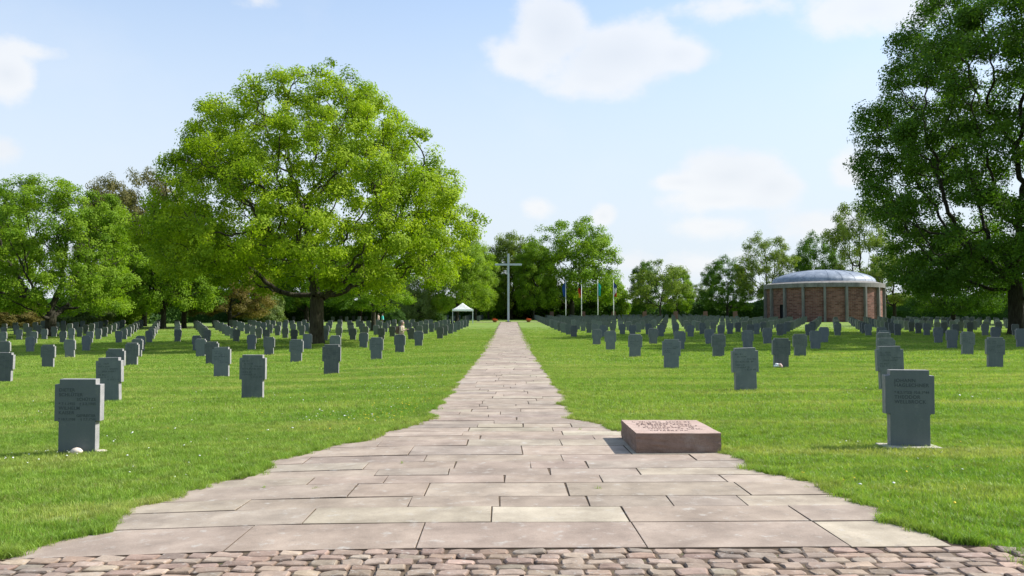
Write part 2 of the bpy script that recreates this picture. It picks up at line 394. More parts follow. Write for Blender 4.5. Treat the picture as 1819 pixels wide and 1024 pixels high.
def scatter(name, P, col, ncol, scl, label):
    n_ = len(P)
    rot = np.c_[rng.normal(0, .1, n_), rng.normal(0, .1, n_), rng.uniform(0, 6.283, n_)].astype(np.float32)
    me = bpy.data.meshes.new(name); me.vertices.add(n_); me.vertices.foreach_set('co', np.ascontiguousarray(P, np.float32).ravel())
    for an, dt, arr in (('rot', 'FLOAT_VECTOR', rot), ('scl', 'FLOAT', scl.astype(np.float32)), ('tid', 'INT', rng.integers(0, ncol, n_).astype(np.int32))):
        a = me.attributes.new(an, dt, 'POINT'); a.data.foreach_set('vector' if dt == 'FLOAT_VECTOR' else 'value', arr.ravel())
    o = link(name, me); tag(o, label, 'grass', kind='stuff')
    ng = bpy.data.node_groups.new(name, 'GeometryNodeTree')
    ng.interface.new_socket('Geometry', in_out='INPUT', socket_type='NodeSocketGeometry'); ng.interface.new_socket('Geometry', in_out='OUTPUT', socket_type='NodeSocketGeometry')
    gi = ng.nodes.new('NodeGroupInput'); go = ng.nodes.new('NodeGroupOutput'); ip = ng.nodes.new('GeometryNodeInstanceOnPoints'); ci = ng.nodes.new('GeometryNodeCollectionInfo')
    ci.inputs['Collection'].default_value = col; ci.inputs['Separate Children'].default_value = True; ci.inputs['Reset Children'].default_value = True
    ip.inputs['Pick Instance'].default_value = True
    def at(nm, dt):
        a = ng.nodes.new('GeometryNodeInputNamedAttribute'); a.data_type = dt; a.inputs['Name'].default_value = nm
        return next(s for s in a.outputs if s.enabled)
    ng.links.new(gi.outputs[0], ip.inputs['Points']); ng.links.new(ci.outputs[0], ip.inputs['Instance'])
    ng.links.new(at('tid', 'INT'), ip.inputs['Instance Index']); ng.links.new(at('rot', 'FLOAT_VECTOR'), ip.inputs['Rotation']); ng.links.new(at('scl', 'FLOAT'), ip.inputs['Scale'])
    ng.links.new(ip.outputs[0], go.inputs[0])
    md = o.modifiers.new('scatter', 'NODES'); md.node_group = ng
    return o
def grass_points(y0, y1, dens):
    yy = []; 
    nY = int((.66 * (y1 * y1 - y0 * y0) + 7.6 * (y1 - y0)) * dens)
    u = rng.uniform(size=nY * 2); yv = np.sqrt(y0 * y0 + u * (y1 * y1 - y0 * y0)); xv = rng.uniform(-1, 1, len(yv)) * (.66 * yv + 3.8)
    keep = rng.uniform(size=len(yv)) < .5
    xv, yv = xv[keep], yv[keep]
    ok = (xv < edge_l(yv)) | (xv > edge_r(yv))
    ok &= (yv > 5.97) | (xv > edge_r(yv))
    ok &= rng.uniform(size=len(yv)) > np.clip((yv - 48) / 57, 0, 1)
    return xv[ok], yv[ok]
c_near = tuft_collection('near_grass', [(30, .075, .05, .0048)] * 5)
c_mid = tuft_collection('middle_grass', [(34, .15, .052, .008)] * 5)
c_far = tuft_collection('far_grass', [(36, .32, .055, .016)] * 4)
c_tall = tuft_collection('edge_grass', [(16, .05, .075, .005)] * 4)
for nm, y0, y1, dens, col, k, lab in (('near_grass', 5.0, 14, 230, c_near, 5, 'short mown grass growing nearest along the wide paving'), ('middle_grass', 14, 30, 75, c_mid, 5, 'short mown grass growing between the first headstones'),
                                ('far_grass', 30, 105, 18, c_far, 4, 'short mown grass growing out towards the big oak')):
    x_, y_ = grass_points(y0, y1, dens)
    scatter(nm, np.c_[x_, y_, GZ(x_, y_)], col, k, rng.uniform(.75, 1.2, len(x_)), lab)
# ragged longer grass along the paving's edges and weeds in the joints
px_, py_ = [], []
for e, sgn in ((edge_l, -1), (edge_r, 1)):
    yy = 5.95 + (45 - 5.95) * rng.uniform(size=6000) ** 1.6; xx = e(yy) + sgn * (rng.normal(.03, .05, len(yy)))
    px_.append(xx); py_.append(yy)
wy = rng.uniform(3.4, 13, 30); wx = rng.uniform(-3.2, 3.2, 30)
for a, b in zip(wx, wy):
    if edge_l(b) < a < edge_r(b) and rng.uniform() < .3:
        k = rng.integers(1, 4); px_.append(a + rng.normal(0, .03, k)); py_.append(b + rng.normal(0, .012, k))
n_edge = sum(len(a) for a in px_[:2]); px_, py_ = np.concatenate([np.atleast_1d(a) for a in px_]), np.concatenate([np.atleast_1d(a) for a in py_])
scatter('edge_grass', np.c_[px_, py_, GZ(px_, py_) + .012], c_tall, 4, rng.uniform(.3, 1.0, len(px_)) * np.where(np.arange(len(px_)) < n_edge, 1, .55), 'longer ragged grass fringing the paving')

# daisies, buttercups and dandelion clocks
M['daisy'] = plain('daisy', (.82, .82, .78), .7, .03); M['butter'] = plain('buttercup', (.75, .55, .03), .6, .05)
def flowers(name, m, clusters, r, h, label):
    V, Fq = [], []
    for (px, py, n_, sx, sy) in clusters:
        d0 = EYE * F / (py - VY); x0 = X_at(px, d0)
        for _ in range(n_):
            x = x0 + rng.normal(0, sx); yv = d0 + rng.normal(0, sy)
            if edge_l(yv) - .03 < x < edge_r(yv) + .03: continue
            z = gz(x, yv) + h * rng.uniform(.8, 1.2); k = len(V); rr = r * rng.uniform(.7, 1.2); t = rng.normal(0, .35, 2)
            V.append((x, yv, z + rr * .35))
            for i in range(6):
                a = i * math.pi / 3; V.append((x + rr * math.cos(a), yv + rr * math.sin(a), z + rr * (t[0] * math.cos(a) + t[1] * math.sin(a))))
            V.append((x, yv, z - rr * .5))
            for i in range(6):
                j = (i + 1) % 6; Fq += [(k, k + 1 + i, k + 1 + j), (k + 7, k + 1 + j, k + 1 + i)]
    o = link(name, fastmesh(name, np.array(V), np.array(Fq), True), m); tag(o, label, 'flowers', kind='stuff')
flowers('daisies', M['daisy'], [(60, 792, 26, .35, .3), (190, 770, 8, .4, .4), (300, 790, 8, .5, .4), (660, 690, 60, 1.0, 2.0), (710, 685, 40, .5, .9), (760, 650, 60, 1.2, 3), (800, 620, 60, 1.4, 5), (620, 735, 40, .7, .9), (690, 660, 60, 2, 3),
                                 (1090, 640, 40, .8, 2), (1040, 640, 40, 1, 4), (1600, 790, 6, .6, .5), (1740, 660, 12, 2, 2), (1400, 690, 18, 2, 2), (250, 700, 22, 2, 2), (60, 720, 14, 1, 1.5), (1690, 830, 10, .6, .5), (340, 820, 6, .6, .4), (980, 640, 26, .5, 3)], .010, .05, 'tiny white daisies sprinkled through the lawn')
flowers('buttercups', M['butter'], [(715, 720, 70, .35, 1.1), (690, 735, 40, .4, .6), (770, 670, 30, .4, 1.5), (610, 760, 14, .6, .5), (1600, 870, 7, .5, .4), (1500, 850, 5, .5, .5), (1420, 720, 10, 1.2, 1), (200, 730, 14, 1.5, 1.2), (1720, 800, 5, .5, .5)], .011, .055, 'small yellow buttercups in the lawn beside the path')
flowers('dandelion_clocks', M['daisy'], [(597, 728, 3, .25, .3), (620, 740, 2, .3, .2), (1700, 712, 2, .1, .2), (290, 758, 2, .3, .2), (240, 802, 1, .1, .1), (1640, 690, 3, 1, .6), (520, 765, 2, .4, .3), (1560, 885, 2, .3, .2)], .019, .09, 'pale round dandelion seed heads standing in the lawn')

# ------------------------------------------------------------------ trees
def colonize(att, trunk, step, kill, maxit=140, jit=.25, up=.08):
    P = [np.array(t, float) for t in trunk]; par = [-1] + list(range(len(trunk) - 1))
    A = np.array(att); nodes = np.array(P)
    D = np.linalg.norm(A[:, None] - nodes[None], axis=2); bi = D.argmin(1); bd = D.min(1)
    for it in range(maxit):
        if len(A) == 0: break
        dirs = A - nodes[bi]; dirs /= np.linalg.norm(dirs, axis=1, keepdims=True)
        u, inv = np.unique(bi, return_inverse=True); S = np.zeros((len(u), 3)); np.add.at(S, inv, dirs)
        S /= np.maximum(np.linalg.norm(S, axis=1, keepdims=True), 1e-6)
        S += rng.normal(0, jit, S.shape); S[:, 2] += up; S /= np.linalg.norm(S, axis=1, keepdims=True)
        new = nodes[u] + S * step; n0 = len(nodes)
        nodes = np.concatenate([nodes, new]); par += list(u)
        D = np.linalg.norm(A[:, None] - new[None], axis=2); k = D.argmin(1); dm = D[np.arange(len(A)), k]
        b = dm < bd; bd[b] = dm[b]; bi[b] = n0 + k[b]
        keep = bd > kill; A, bd, bi = A[keep], bd[keep], bi[keep]
    return nodes, np.array(par)
def skeleton_mesh(nodes, par, tip, base_r, flare=1.0):
    n_ = len(nodes); nch = np.bincount(par[par >= 0], minlength=n_); tips = (nch == 0).sum()
    p = math.log(max(tips, 3)) / math.log(base_r / tip)
    rp = np.zeros(n_); rp[nch == 0] = tip ** p
    for i in range(n_ - 1, 0, -1): rp[par[i]] += rp[i]
    r = rp ** (1 / p)
    idx = np.arange(1, n_); a = par[idx]
    ra = np.minimum(r[a], r[idx] * 1.25); rb = r[idx]
    zb = nodes[0, 2]
    fl = lambda z: 1 + flare * np.exp(-(z - zb) / .45)
    ra = ra * fl(nodes[a][:, 2]); rb = rb * fl(nodes[idx][:, 2])
    thick = r[idx] > .09
    V1, F1 = tubes(nodes[a][thick], nodes[idx][thick], ra[thick], rb[thick], 9)
    V2, F2 = tubes(nodes[a][~thick], nodes[idx][~thick], ra[~thick], rb[~thick], 4)
    return np.concatenate([V1, V2]), np.concatenate([F1, F2 + len(V1)]), r, nch
def leaves_mesh(name, cen, n_per, sig, size, out_c, upb=.6, droop=0.0, flat=.75):
    k = np.repeat(np.arange(len(cen)), n_per); m_ = len(k)
    off = rng.normal(0, 1, (m_, 3)); off /= np.linalg.norm(off, axis=1, keepdims=True)
    off *= (sig * 1.75 * rng.uniform(.75, 1.2, len(cen))[k] * rng.uniform(0, 1, m_) ** .42)[:, None]
    off[:, 2] = off[:, 2] * flat - droop * np.abs(rng.normal(0, sig, m_))
    P = cen[k] + off
    nr = rng.normal(0, 1, (m_, 3)); o = P - out_c; o /= np.maximum(np.linalg.norm(o, axis=1, keepdims=True), 1e-6)
    cn = rng.normal(0, 1, (len(cen), 3))[k] * .38; nr = nr * .42 + o * .45 + cn * .8 + off / max(sig, .01) * .48; nr[:, 2] += upb * .8; nr /= np.linalg.norm(nr, axis=1, keepdims=True)
    t = np.cross(nr, rng.normal(0, 1, (m_, 3))); t /= np.linalg.norm(t, axis=1, keepdims=True); s = np.cross(nr, t)
    L = (size * rng.uniform(.65, 1.25, m_) / 2)[:, None]; W = L * rng.uniform(.5, .72, m_)[:, None]
    V = np.stack([P - t * L, P + s * W + nr * L * .12, P + t * L, P - s * W + nr * L * .12], 1).reshape(-1, 3)
    cl = rng.uniform(0, 1, len(cen))[k]; var = np.clip(.7 * cl + .3 * rng.uniform(size=m_), 0, 1)
    return fastmesh(name, V, np.arange(m_ * 4).reshape(-1, 4), False, {'var': ('FLOAT', 'POINT', np.repeat(var, 4).astype(np.float32))})
def build_tree(name, env, trunk_h, trunk_r, n_blob, blob_r, n_att, step, kill, n_per, sig, size, tip=.018, lean=(0, 0), zlow=None, inner=.5, upb=.6, droop=0, flat=.75, up=.08, gap=.62, seedfork=1):
    """env(z) -> (xminus, xplus, yhalf); z range env.z0..env.z1"""
    z0, z1 = env.z
    blobs = []
    tries = 0
    while len(blobs) < n_blob and tries < n_blob * 60:
        tries += 1
        z = rng.uniform(z0, z1); a, b, c = env(z); th = rng.uniform(0, 6.283); rr = inner + (1 - inner) * math.sqrt(rng.uniform())
        x = math.cos(th); x = (x * (b if x > 0 else a)) * rr; yv = math.sin(th) * c * rr
        area = (a + b) * c / env.amax
        if rng.uniform() > .25 + .75 * area: continue
        p = np.array([x, yv, z])
        if all(np.linalg.norm((p - q[0])) > gap * (q[1] + blob_r) for q in blobs): blobs.append((p, blob_r * rng.uniform(.7, 1.25)))
    att = []
    per = max(4, n_att // max(len(blobs), 1))
    for p, br in blobs:
        u = rng.normal(0, 1, (per, 3)); u /= np.linalg.norm(u, axis=1, keepdims=True)
        att.append(p + u * (br * rng.uniform(.1, 1, (per, 1)) ** .5) * np.array([1, 1, .8]))
    att = np.concatenate(att); att = att[att[:, 2] > z0 * .8]
    k = max(3, int(trunk_h / step)); trunk = [(lean[0] * t, lean[1] * t, -.15 + (trunk_h + .15) * t) for t in np.linspace(0, 1, k)]
    nodes, par = colonize(att, trunk, step, kill, up=up)
    V, Fq, r, nch = skeleton_mesh(nodes, par, tip, trunk_r, .35)
    tm = fastmesh(name + '_trunk', V, Fq, True)
    rsel = rng.uniform(size=len(nodes)); tw = nodes[((nch == 0) | ((r < tip * 1.7) & (rsel < .28))) & (nodes[:, 2] > trunk_h * .8)]
    lm = leaves_mesh(name + '_crown', tw, n_per, sig, size, np.array([0, 0, (z0 + z1) * .42]), upb, droop, flat)
    lo = np.array([v.co for v in lm.vertices]) if False else None
    co = np.empty(len(lm.vertices) * 3, np.float32); lm.vertices.foreach_get('co', co); co = co.reshape(-1, 3)
    q = np.quantile(co, [.004, .996], axis=0)
    return {'trunk': tm, 'crown': lm, 'w': (q[1, 0] - q[0, 0] + q[1, 1] - q[0, 1]) / 2, 'h': q[1, 2], 'n': len(tw) * n_per, 'nodes': len(nodes)}
class Env:
    def __init__(s, rows):
        s.r = np.array(rows, float); s.z = (s.r[0, 0], s.r[-1, 0]); s.amax = max((a + b) * c for _, a, b, c in rows)
    def __call__(s, z): return tuple(float(np.interp(z, s.r[:, 0], s.r[:, i])) for i in (1, 2, 3))
def round_env(h, rad, low, k=1.0):
    rows = []
    for t in np.linspace(0, 1, 9):
        z = low + (h - low) * t; w = rad * max(.12, math.sqrt(max(0, 1 - ((t - .38) / .64) ** 2))) * k
        rows.append((z, w, w, w))
    return Env(rows)
def plant_tree(name, arch, loc, scale, rz, leaf, bark, label, cat='tree', group=None):
    t = empty(name, loc, rz, scale); tag(t, label, cat, group)
    for pn, me, mt in (('trunk', arch['trunk'], bark), ('crown', arch['crown'], leaf)):
        if not me.materials: me.materials.append(mt)
        o = link(pn, me, None, t); o.material_slots[0].link = 'OBJECT'; o.material_slots[0].material = mt
    return t

# the big oak
oak_env = Env([(4.3, 9.5, 8.5, 9), (5.4, 12.6, 11.0, 11.5), (7.2, 13.2, 11.9, 12.3), (9.4, 12.6, 11.8, 12), (12.4, 10.8, 10.4, 10.8), (15.8, 9.2, 7.6, 8.8), (18.3, 7.6, 5.2, 6.4), (20.3, 3.6, 2.6, 3)])
oak = build_tree('oak', oak_env, 3.4, .52, 350, 1.25, 4700, .5, .56, 150, .43, .19, inner=.36, gap=.54, up=.04)
dO = 62.0; xO = X_at(563, dO)
plant_tree('oak_tree', oak, (xO, dO, gz(xO, dO)), None, 0, M['oak_leaf'], M['bark'], 'huge spreading bright green oak standing alone among the headstones')
# the dark tree at the edge
rt_env = Env([(3.9, 7.8, 9, 9), (6.8, 9.8, 12, 12), (11.6, 11.7, 13, 13), (18.9, 12.5, 13, 13), (23.7, 11.0, 12, 12), (28.5, 7.4, 10, 9), (32, 3.5, 6, 5)])
rt = build_tree('plane', rt_env, 4.4, .62, 360, 1.6, 4900, .6, .68, 150, .60, .24, inner=.33, gap=.52, up=.05)
dR = 70.0; xR = X_at(1806, dR)
plant_tree('broad_tree', rt, (xR, dR, gz(xR, dR)), None, 0, M['dark_leaf'], M['bark_dark'], 'towering dark green tree rising out of the picture beyond the domed brick building')
# a tree off to the side that throws its shade across the lawn
xs_ = 45.0
plant_tree('broad_tree', rt, (xs_ + .5, 51, gz(xs_, 51)), (.62, .62, 1.0), 2.0, M['dark_leaf'], M['bark_dark'], 'tall dark tree standing just outside the view, shading the lawn')
lt = build_tree('broad', round_env(15.6, 7.9, 2.6), 2.6, .48, 170, 1.1, 2400, .45, .52, 130, .42, .20, inner=.38, gap=.6)
A_ = build_tree('round', round_env(16, 8, 2.6), 2.8, .40, 110, 1.4, 1300, .55, .7, 120, .62, .30, inner=.35, gap=.55)
B_ = build_tree('oval', round_env(18, 6, 2.5), 3.0, .35, 100, 1.35, 1150, .55, .7, 120, .62, .30, inner=.3, gap=.55)
S_ = build_tree('open', round_env(16, 6.6, 4), 4.2, .36, 60, 1.35, 850, .55, .7, 95, .54, .27, inner=.45, gap=.66)
Y_ = build_tree('young', round_env(10, 4.4, 2.2), 2.2, .14, 46, .95, 600, .4, .5, 60, .38, .24, tip=.014, inner=.25, up=.15)
D_ = build_tree('shrub', round_env(5, 3.6, .3), .4, .10, 80, .9, 900, .35, .5, 80, .42, .25, tip=.014, inner=.5)
W_t = build_tree('weeping', round_env(9, 5.2, .8), 1.6, .22, 80, 1.0, 900, .45, .55, 80, .46, .26, inner=.5, droop=1.2, upb=.2)
def tree_px(name, arch, px, d, top, wpx, leaf, label, bark='bark_dark', cat='tree', group=None, rz=None, foot=0):
    x = X_at(px, d); z = gz(x, d) - foot; h = (VY - top) / F * d + EYE - z; w = wpx / F * d
    s = h / arch['h']; sw = w / arch['w']
    return plant_tree(name, arch, (x, d, z), (sw, sw, s), rng.uniform(0, 6.28) if rz is None else rz, M[leaf], M[bark], label, cat, group)
G = 'trees around the burial ground'
tree_px('broad_tree', lt, 92, 82, 322, 290, 'mid_leaf', 'rounded green tree with a short dark trunk behind the headstones farthest from the cross', group=G)
tree_px('broad_tree', A_, -70, 92, 322, 250, 'mid_leaf', 'green tree cut off by the edge of the picture beside the rounded tree', group=G)
tree_px('copper_tree', B_, 190, 122, 318, 110, 'copper_leaf', 'slim reddish brown tree top showing behind the rounded green tree', group=G)
tree_px('copper_tree', A_, 258, 118, 303, 150, 'copper_leaf', 'broad reddish brown crown tucked against the oak', group=G)
tree_px('broad_tree', A_, 292, 104, 372, 175, 'mid_leaf', 'green tree with a thick dark trunk behind the oak and beside the copper crown', group=G)
tree_px('broad_tree', B_, 328, 108, 365, 150, 'dark_leaf', 'dark tree with a bare trunk under the oak, beside the thick trunk', group=G)
tree_px('bronze_tree', A_, 409, 113, 452, 150, 'bronze_leaf', 'bronze yellow tree seen beneath the low oak boughs', group=G)
tree_px('broad_tree', B_, 480, 150, 425, 120, 'mid_leaf', 'green tree far behind the oak trunk', group=G)
tree_px('broad_tree', A_, 545, 150, 420, 170, 'dark_leaf', 'dark tree hidden behind the oak trunk', group=G)
tree_px('broad_tree', S_, 664, 93, 430, 150, 'mid_leaf', 'thin leaning trunk tree by the two distant visitors', group=G)
tree_px('broad_tree', A_, 640, 160, 440, 150, 'dark_leaf', 'dark bushy tree behind the two distant visitors', group=G)
tree_px('weeping_tree', W_t, 735, 140, 492, 80, 'willow_leaf', 'pale feathery tree behind the lone visitor', group=G)
tree_px('lime_tree', A_, 812, 142, 425, 125, 'lime_leaf', 'bright yellow green tree above the white tent', group=G)
tree_px('lime_tree', B_, 845, 160, 432, 80, 'lime_leaf', 'sunlit yellow green tree between the tent and the tall cross', group=G)
tree_px('olive_tree', B_, 908, 175, 416, 95, 'olive_leaf', 'olive green tree rising directly behind the tall cross', group=G)
tree_px('broad_tree', A_, 902, 186, 446, 125, 'mid_leaf', 'dense green tree filling the view behind the foot of the tall cross', group=G)
tree_px('shrub', D_, 905, 183, 512, 95, 'mid_leaf', 'low green bush directly behind the foot of the tall cross', cat='shrub')
tree_px('broad_tree', B_, 868, 172, 455, 70, 'mid_leaf', 'narrow tree just beside the cross on the tent side', group=G)
tree_px('broad_tree', B_, 948, 165, 432, 70, 'mid_leaf', 'narrow green tree between the cross and the first flagpole', group=G)
tree_px('broad_tree', A_, 1016, 172, 390, 178, 'mid_leaf', 'large green tree standing behind the four flagpoles', group=G)
tree_px('broad_tree', D_, 1085, 185, 500, 70, 'mid_leaf', 'low bushy tree behind the last flagpole', group=G)
tree_px('broad_tree', D_, 985, 180, 505, 110, 'dark_leaf', 'low dark bush under the large tree, beside the blue flag', group=G)
tree_px('broad_tree', D_, 1042, 182, 498, 110, 'dark_leaf', 'low dark bush under the large tree, between the turquoise and black flags', group=G)
tree_px('young_tree', Y_, 1173, 150, 462, 105, 'olive_leaf', 'young thin tree with a slender stem among far headstones', group=G)
tree_px('broad_tree', B_, 1146, 180, 466, 52, 'dark_leaf', 'dark tree behind the slender young tree, nearer the flags', group=G)
tree_px('lime_tree', B_, 1204, 176, 476, 56, 'mid_leaf', 'bright tree behind the slender young tree, nearer the dome', group=G)
tree_px('broad_tree', A_, 1292, 188, 458, 92, 'dark_leaf', 'dark rounded tree between the slender tree and the dome', group=G)
tree_px('open_tree', S_, 1360, 180, 417, 108, 'olive_leaf', 'open olive tree with bare limbs showing beside the dome', group=G)
tree_px('broad_tree', A_, 1452, 200, 416, 88, 'dark_leaf', 'dark tree whose top shows above the dome', group=G)
tree_px('open_tree', S_, 1532, 188, 352, 120, 'olive_leaf', 'tall thin olive tree behind the dome, against the towering dark tree', group=G)
tree_px('lime_tree', S_, 1590, 150, 452, 110, 'olive_leaf', 'forked low tree against the curved brick wall', group=G)
tree_px('broad_tree', A_, 1694, 108, 420, 170, 'dark_leaf', 'dark trunk tree in the shade between the dome and the towering tree', group=G)
tree_px('broad_tree', A_, 1850, 118, 400, 190, 'dark_leaf', 'dark tree half out of view behind the towering tree', group=G)
tree_px('rust_shrub', D_, 28, 108, 540, 90, 'rust_leaf', 'rusty brown shrub beneath the rounded green tree', cat='shrub')
tree_px('shrub', D_, 150, 112, 535, 100, 'willow_leaf', 'pale green shrub behind the rounded tree trunk', cat='shrub')
tree_px('shrub', D_, 215, 120, 522, 90, 'mid_leaf', 'mid green shrub between the rounded tree and the thick trunk', cat='shrub')
tree_px('shrub', D_, 470, 135, 520, 70, 'willow_leaf', 'pale shrub behind the bronze tree', cat='shrub')
tree_px('shrub', D_, 762, 150, 528, 60, 'hedge_leaf', 'dark shrub behind the lone visitor, next to the tent', cat='shrub')
tree_px('shrub', D_, 700, 132, 548, 40, 'hedge_leaf', 'small dark shrub in front of the pale feathery tree', cat='shrub')
tree_px('far_tree', A_, 1238, 330, 505, 60, 'willow_leaf', 'faint distant tree above the hedge next to the dark rounded tree', group=G)

# hedges
def hedge(name, px0, px1, d0, d1, top0, top1, thick, leaf, size, label, nl, lump=.9):
    x0, x1 = X_at(px0, d0), X_at(px1, d1); L = math.hypot(x1 - x0, d1 - d0); ux, uy = (x1 - x0) / L, (d1 - d0) / L
    ns = int(L / 1.2) + 2; prof = [(-.5, 0), (-.52, .35), (-.46, .75), (-.25, .97), (.0, 1.0), (.25, .97), (.46, .75), (.5, 0)]
    ph = rng.uniform(0, 6.28, 4); V = []
    for i in range(ns):
        s = i / (ns - 1) * L; x = x0 + ux * s; yv = d0 + uy * s; zb = gz(x, yv); tp = top0 + (top1 - top0) * s / L
        h = ((VY - tp) / F * yv + EYE - zb) * (1 + .10 * math.sin(s * .35 + ph[0]) + .07 * math.sin(s * .9 + ph[1]) + .03 * rng.normal()) - size * .5
        for a, b in prof:
            t = thick * a * (1 + .12 * math.sin(s * .7 + b * 4 + ph[2])) ; V.append((x - uy * t, yv + ux * t, zb + h * b - (.2 if b == 0 else 0)))
    m_ = len(prof); Fq = [(i * m_ + k, i * m_ + k + 1, (i + 1) * m_ + k + 1, (i + 1) * m_ + k) for i in range(ns - 1) for k in range(m_ - 1)]
    V = np.array(V); Fq = np.array(Fq)
    k = rng.integers(0, len(Fq), nl); u, v = rng.uniform(size=(2, nl, 1)); q = V[Fq[k]]
    P = (q[:, 0] * (1 - u) + q[:, 1] * u) * (1 - v) + (q[:, 3] * (1 - u) + q[:, 2] * u) * v
    lm = leaves_mesh(name + '_l', P, 1, size * .55 * lump, size, P.mean(0) - np.array([0, 0, 8]), .5)
    co = np.empty(len(lm.vertices) * 3, np.float32); lm.vertices.foreach_get('co', co); va = np.empty(len(lm.vertices), np.float32); lm.attributes['var'].data.foreach_get('value', va)
    n1 = len(V); allV = np.concatenate([V, co.reshape(-1, 3)]); allF = np.concatenate([Fq, np.arange(len(co) // 3).reshape(-1, 4) + n1]); bpy.data.meshes.remove(lm)
    o = link(name, fastmesh(name, allV, allF, False, {'var': ('FLOAT', 'POINT', np.concatenate([np.zeros(n1, np.float32), va]))}), M[leaf])
    return tag(o, label, 'hedge')
hedge('hedge', 1090, 1375, 198, 198, 541, 534, 4, 'hedge_leaf', .5, 'long dark hedge behind the far headstones, between the flags and the dome', 9000)
hedge('hedge', 700, 1110, 185, 190, 520, 540, 5, 'hedge_leaf', .5, 'dark hedge closing the view behind the tall cross', 12000)
hedge('hedge', 1540, 2050, 172, 150, 528, 522, 5, 'hedge_leaf', .45, 'dark hedge in the shade beyond the domed building', 12000)
hedge('hedge', 330, 720, 150, 168, 525, 528, 5, 'hedge_leaf', .45, 'dark hedge beneath the oak boughs and behind the far rows', 12000)
hedge('hedge', -260, 330, 118, 142, 540, 535, 5, 'hedge_leaf', .4, 'dark hedge behind the rounded green tree', 12000)
hw = hedge('distant_wood', -500, 2300, 380, 380, 528, 545, 12, 'dark_leaf', 1.0, 'far wood closing the horizon behind the hedges', 16000, 1.2); hw['kind'] = 'stuff'; hw['category'] = 'wood'

# ------------------------------------------------------------------ headstones
def headstone_bm(bev=.006):
    pr = [(-.245, -.12), (.245, -.12), (.245, .44), (.3025, .44), (.3025, .93), (.24, .93), (.24, 1.0), (-.24, 1.0), (-.24, .93), (-.3025, .93), (-.3025, .44), (-.245, .44)]
    bm = bmesh.new(); f = [bm.verts.new((x, -.06, z)) for x, z in pr]; b = [bm.verts.new((x, .06, z)) for x, z in pr]
    bm.faces.new(f); bm.faces.new(b[::-1])
    for i in range(12): bm.faces.new((f[i], b[i], b[(i + 1) % 12], f[(i + 1) % 12]))
    bmesh.ops.recalc_face_normals(bm, faces=bm.faces[:])
    if bev: bevel_all(bm, bev, 2)
    return bm
hs = bm_mesh('headstone', headstone_bm()); hs.materials.append(M['lava']); hs.materials.append(M['lava_sunlit'])
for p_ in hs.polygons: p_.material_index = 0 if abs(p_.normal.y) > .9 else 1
def text_mesh(lines):
    """lines: (text, x, z, size, align)"""
    dg = None; bm = bmesh.new(); add_box(bm, 0, -.0553, .68, .50, .0085, .50)
    for tx, x, z, size, al in lines:
        cu = bpy.data.curves.new('lettering', 'FONT'); cu.body = tx; cu.size = size; cu.align_x = al; cu.extrude = .0012; cu.space_character = 1.08; cu.offset = .0012
        o = bpy.data.objects.new('lettering', cu); C.objects.link(o); dg = bpy.context.evaluated_depsgraph_get(); dg.update()
        me = bpy.data.meshes.new_from_object(o.evaluated_get(dg)); me.transform(Matrix.Translation((x, -.0606, z)) @ Matrix.Rotation(R(90), 4, 'X')); bm.from_mesh(me)
        bpy.data.objects.remove(o); bpy.data.curves.remove(cu); bpy.data.meshes.remove(me)
    me = bpy.data.meshes.new('lettering'); bm.to_mesh(me); bm.free(); me.materials.append(M['letter']); return me
ins_l = text_mesh([('DIETER', -.245, .835, .062, 'LEFT'), ('SCHLÜTER', -.245, .772, .062, 'LEFT'), ('SCHÜTZE', .245, .712, .055, 'RIGHT'), ('* 7.1.1925', -.245, .655, .048, 'LEFT'), ('† 2.2.1945', .245, .655, .048, 'RIGHT'),
                   ('WILHELM', -.245, .592, .062, 'LEFT'), ('KAISER', -.245, .532, .062, 'LEFT'), ('GEFREITER', .245, .495, .050, 'RIGHT'), ('* 10.7.1908', -.245, .449, .044, 'LEFT'), ('† 7.7.1944', .245, .449, .044, 'RIGHT')])
ins_r = text_mesh([('JOHANN', -.19, .845, .062, 'LEFT'), ('HAGLECHNER', -.19, .785, .062, 'LEFT'), ('* 8.2.1922', -.19, .70, .045, 'LEFT'), ('† 10.8.1944', .235, .70, .045, 'RIGHT'), ('THEODOR', -.19, .635, .062, 'LEFT'), ('WELLBROCK', -.19, .575, .062, 'LEFT')])
def marks(seed, lines, x0, x1, hgt, thick, depth, flat=False, ys=None):
    """rows of short cut strokes too worn to read"""
    rr = random.Random(seed); bm = bmesh.new()
    if flat: add_box(bm, 0, 0, -.013, .98, 1.2, .008)
    else: add_box(bm, 0, -.0553, .68, .50, .0085, .46)
    for z, a, b in lines:
        x = a
        while x < b:
            w = rr.uniform(.010, .026) * hgt / .05
            k = rr.choice((0, 1, 2))
            if rr.random() < .86:
                for q in range(2):
                    cx = x + q * w * .6; sz = (thick, hgt * rr.uniform(.7, 1)) if q == 0 or k == 0 else (w * .7, thick)
                    dz = 0 if q == 0 or k == 0 else rr.choice((-.4, 0, .4)) * hgt
                    if flat: add_box(bm, cx, z + dz, 0, sz[0], sz[1], depth)
                    else: add_box(bm, cx, -.0606, z + dz, sz[0], depth, sz[1])
            x += w * 1.5 + .006
    return bm
worn = []
for s in range(3):
    me = bm_mesh('worn_lettering', marks(s, [(.86, -.23, -.05 + .03 * s), (.80, -.23, .02), (.74, -.02, .23), (.685, -.23, .2), (.61, -.23, -.04), (.555, -.23, .03 + .04 * s), (.50, -.02, .23)], 0, 0, .038, .006, .0024)); me.materials.append(M['letter']); worn.append(me)
ORD = 'zeroth first second third fourth fifth sixth seventh eighth ninth tenth eleventh twelfth thirteenth fourteenth fifteenth sixteenth seventeenth eighteenth nineteenth twentieth'.split()
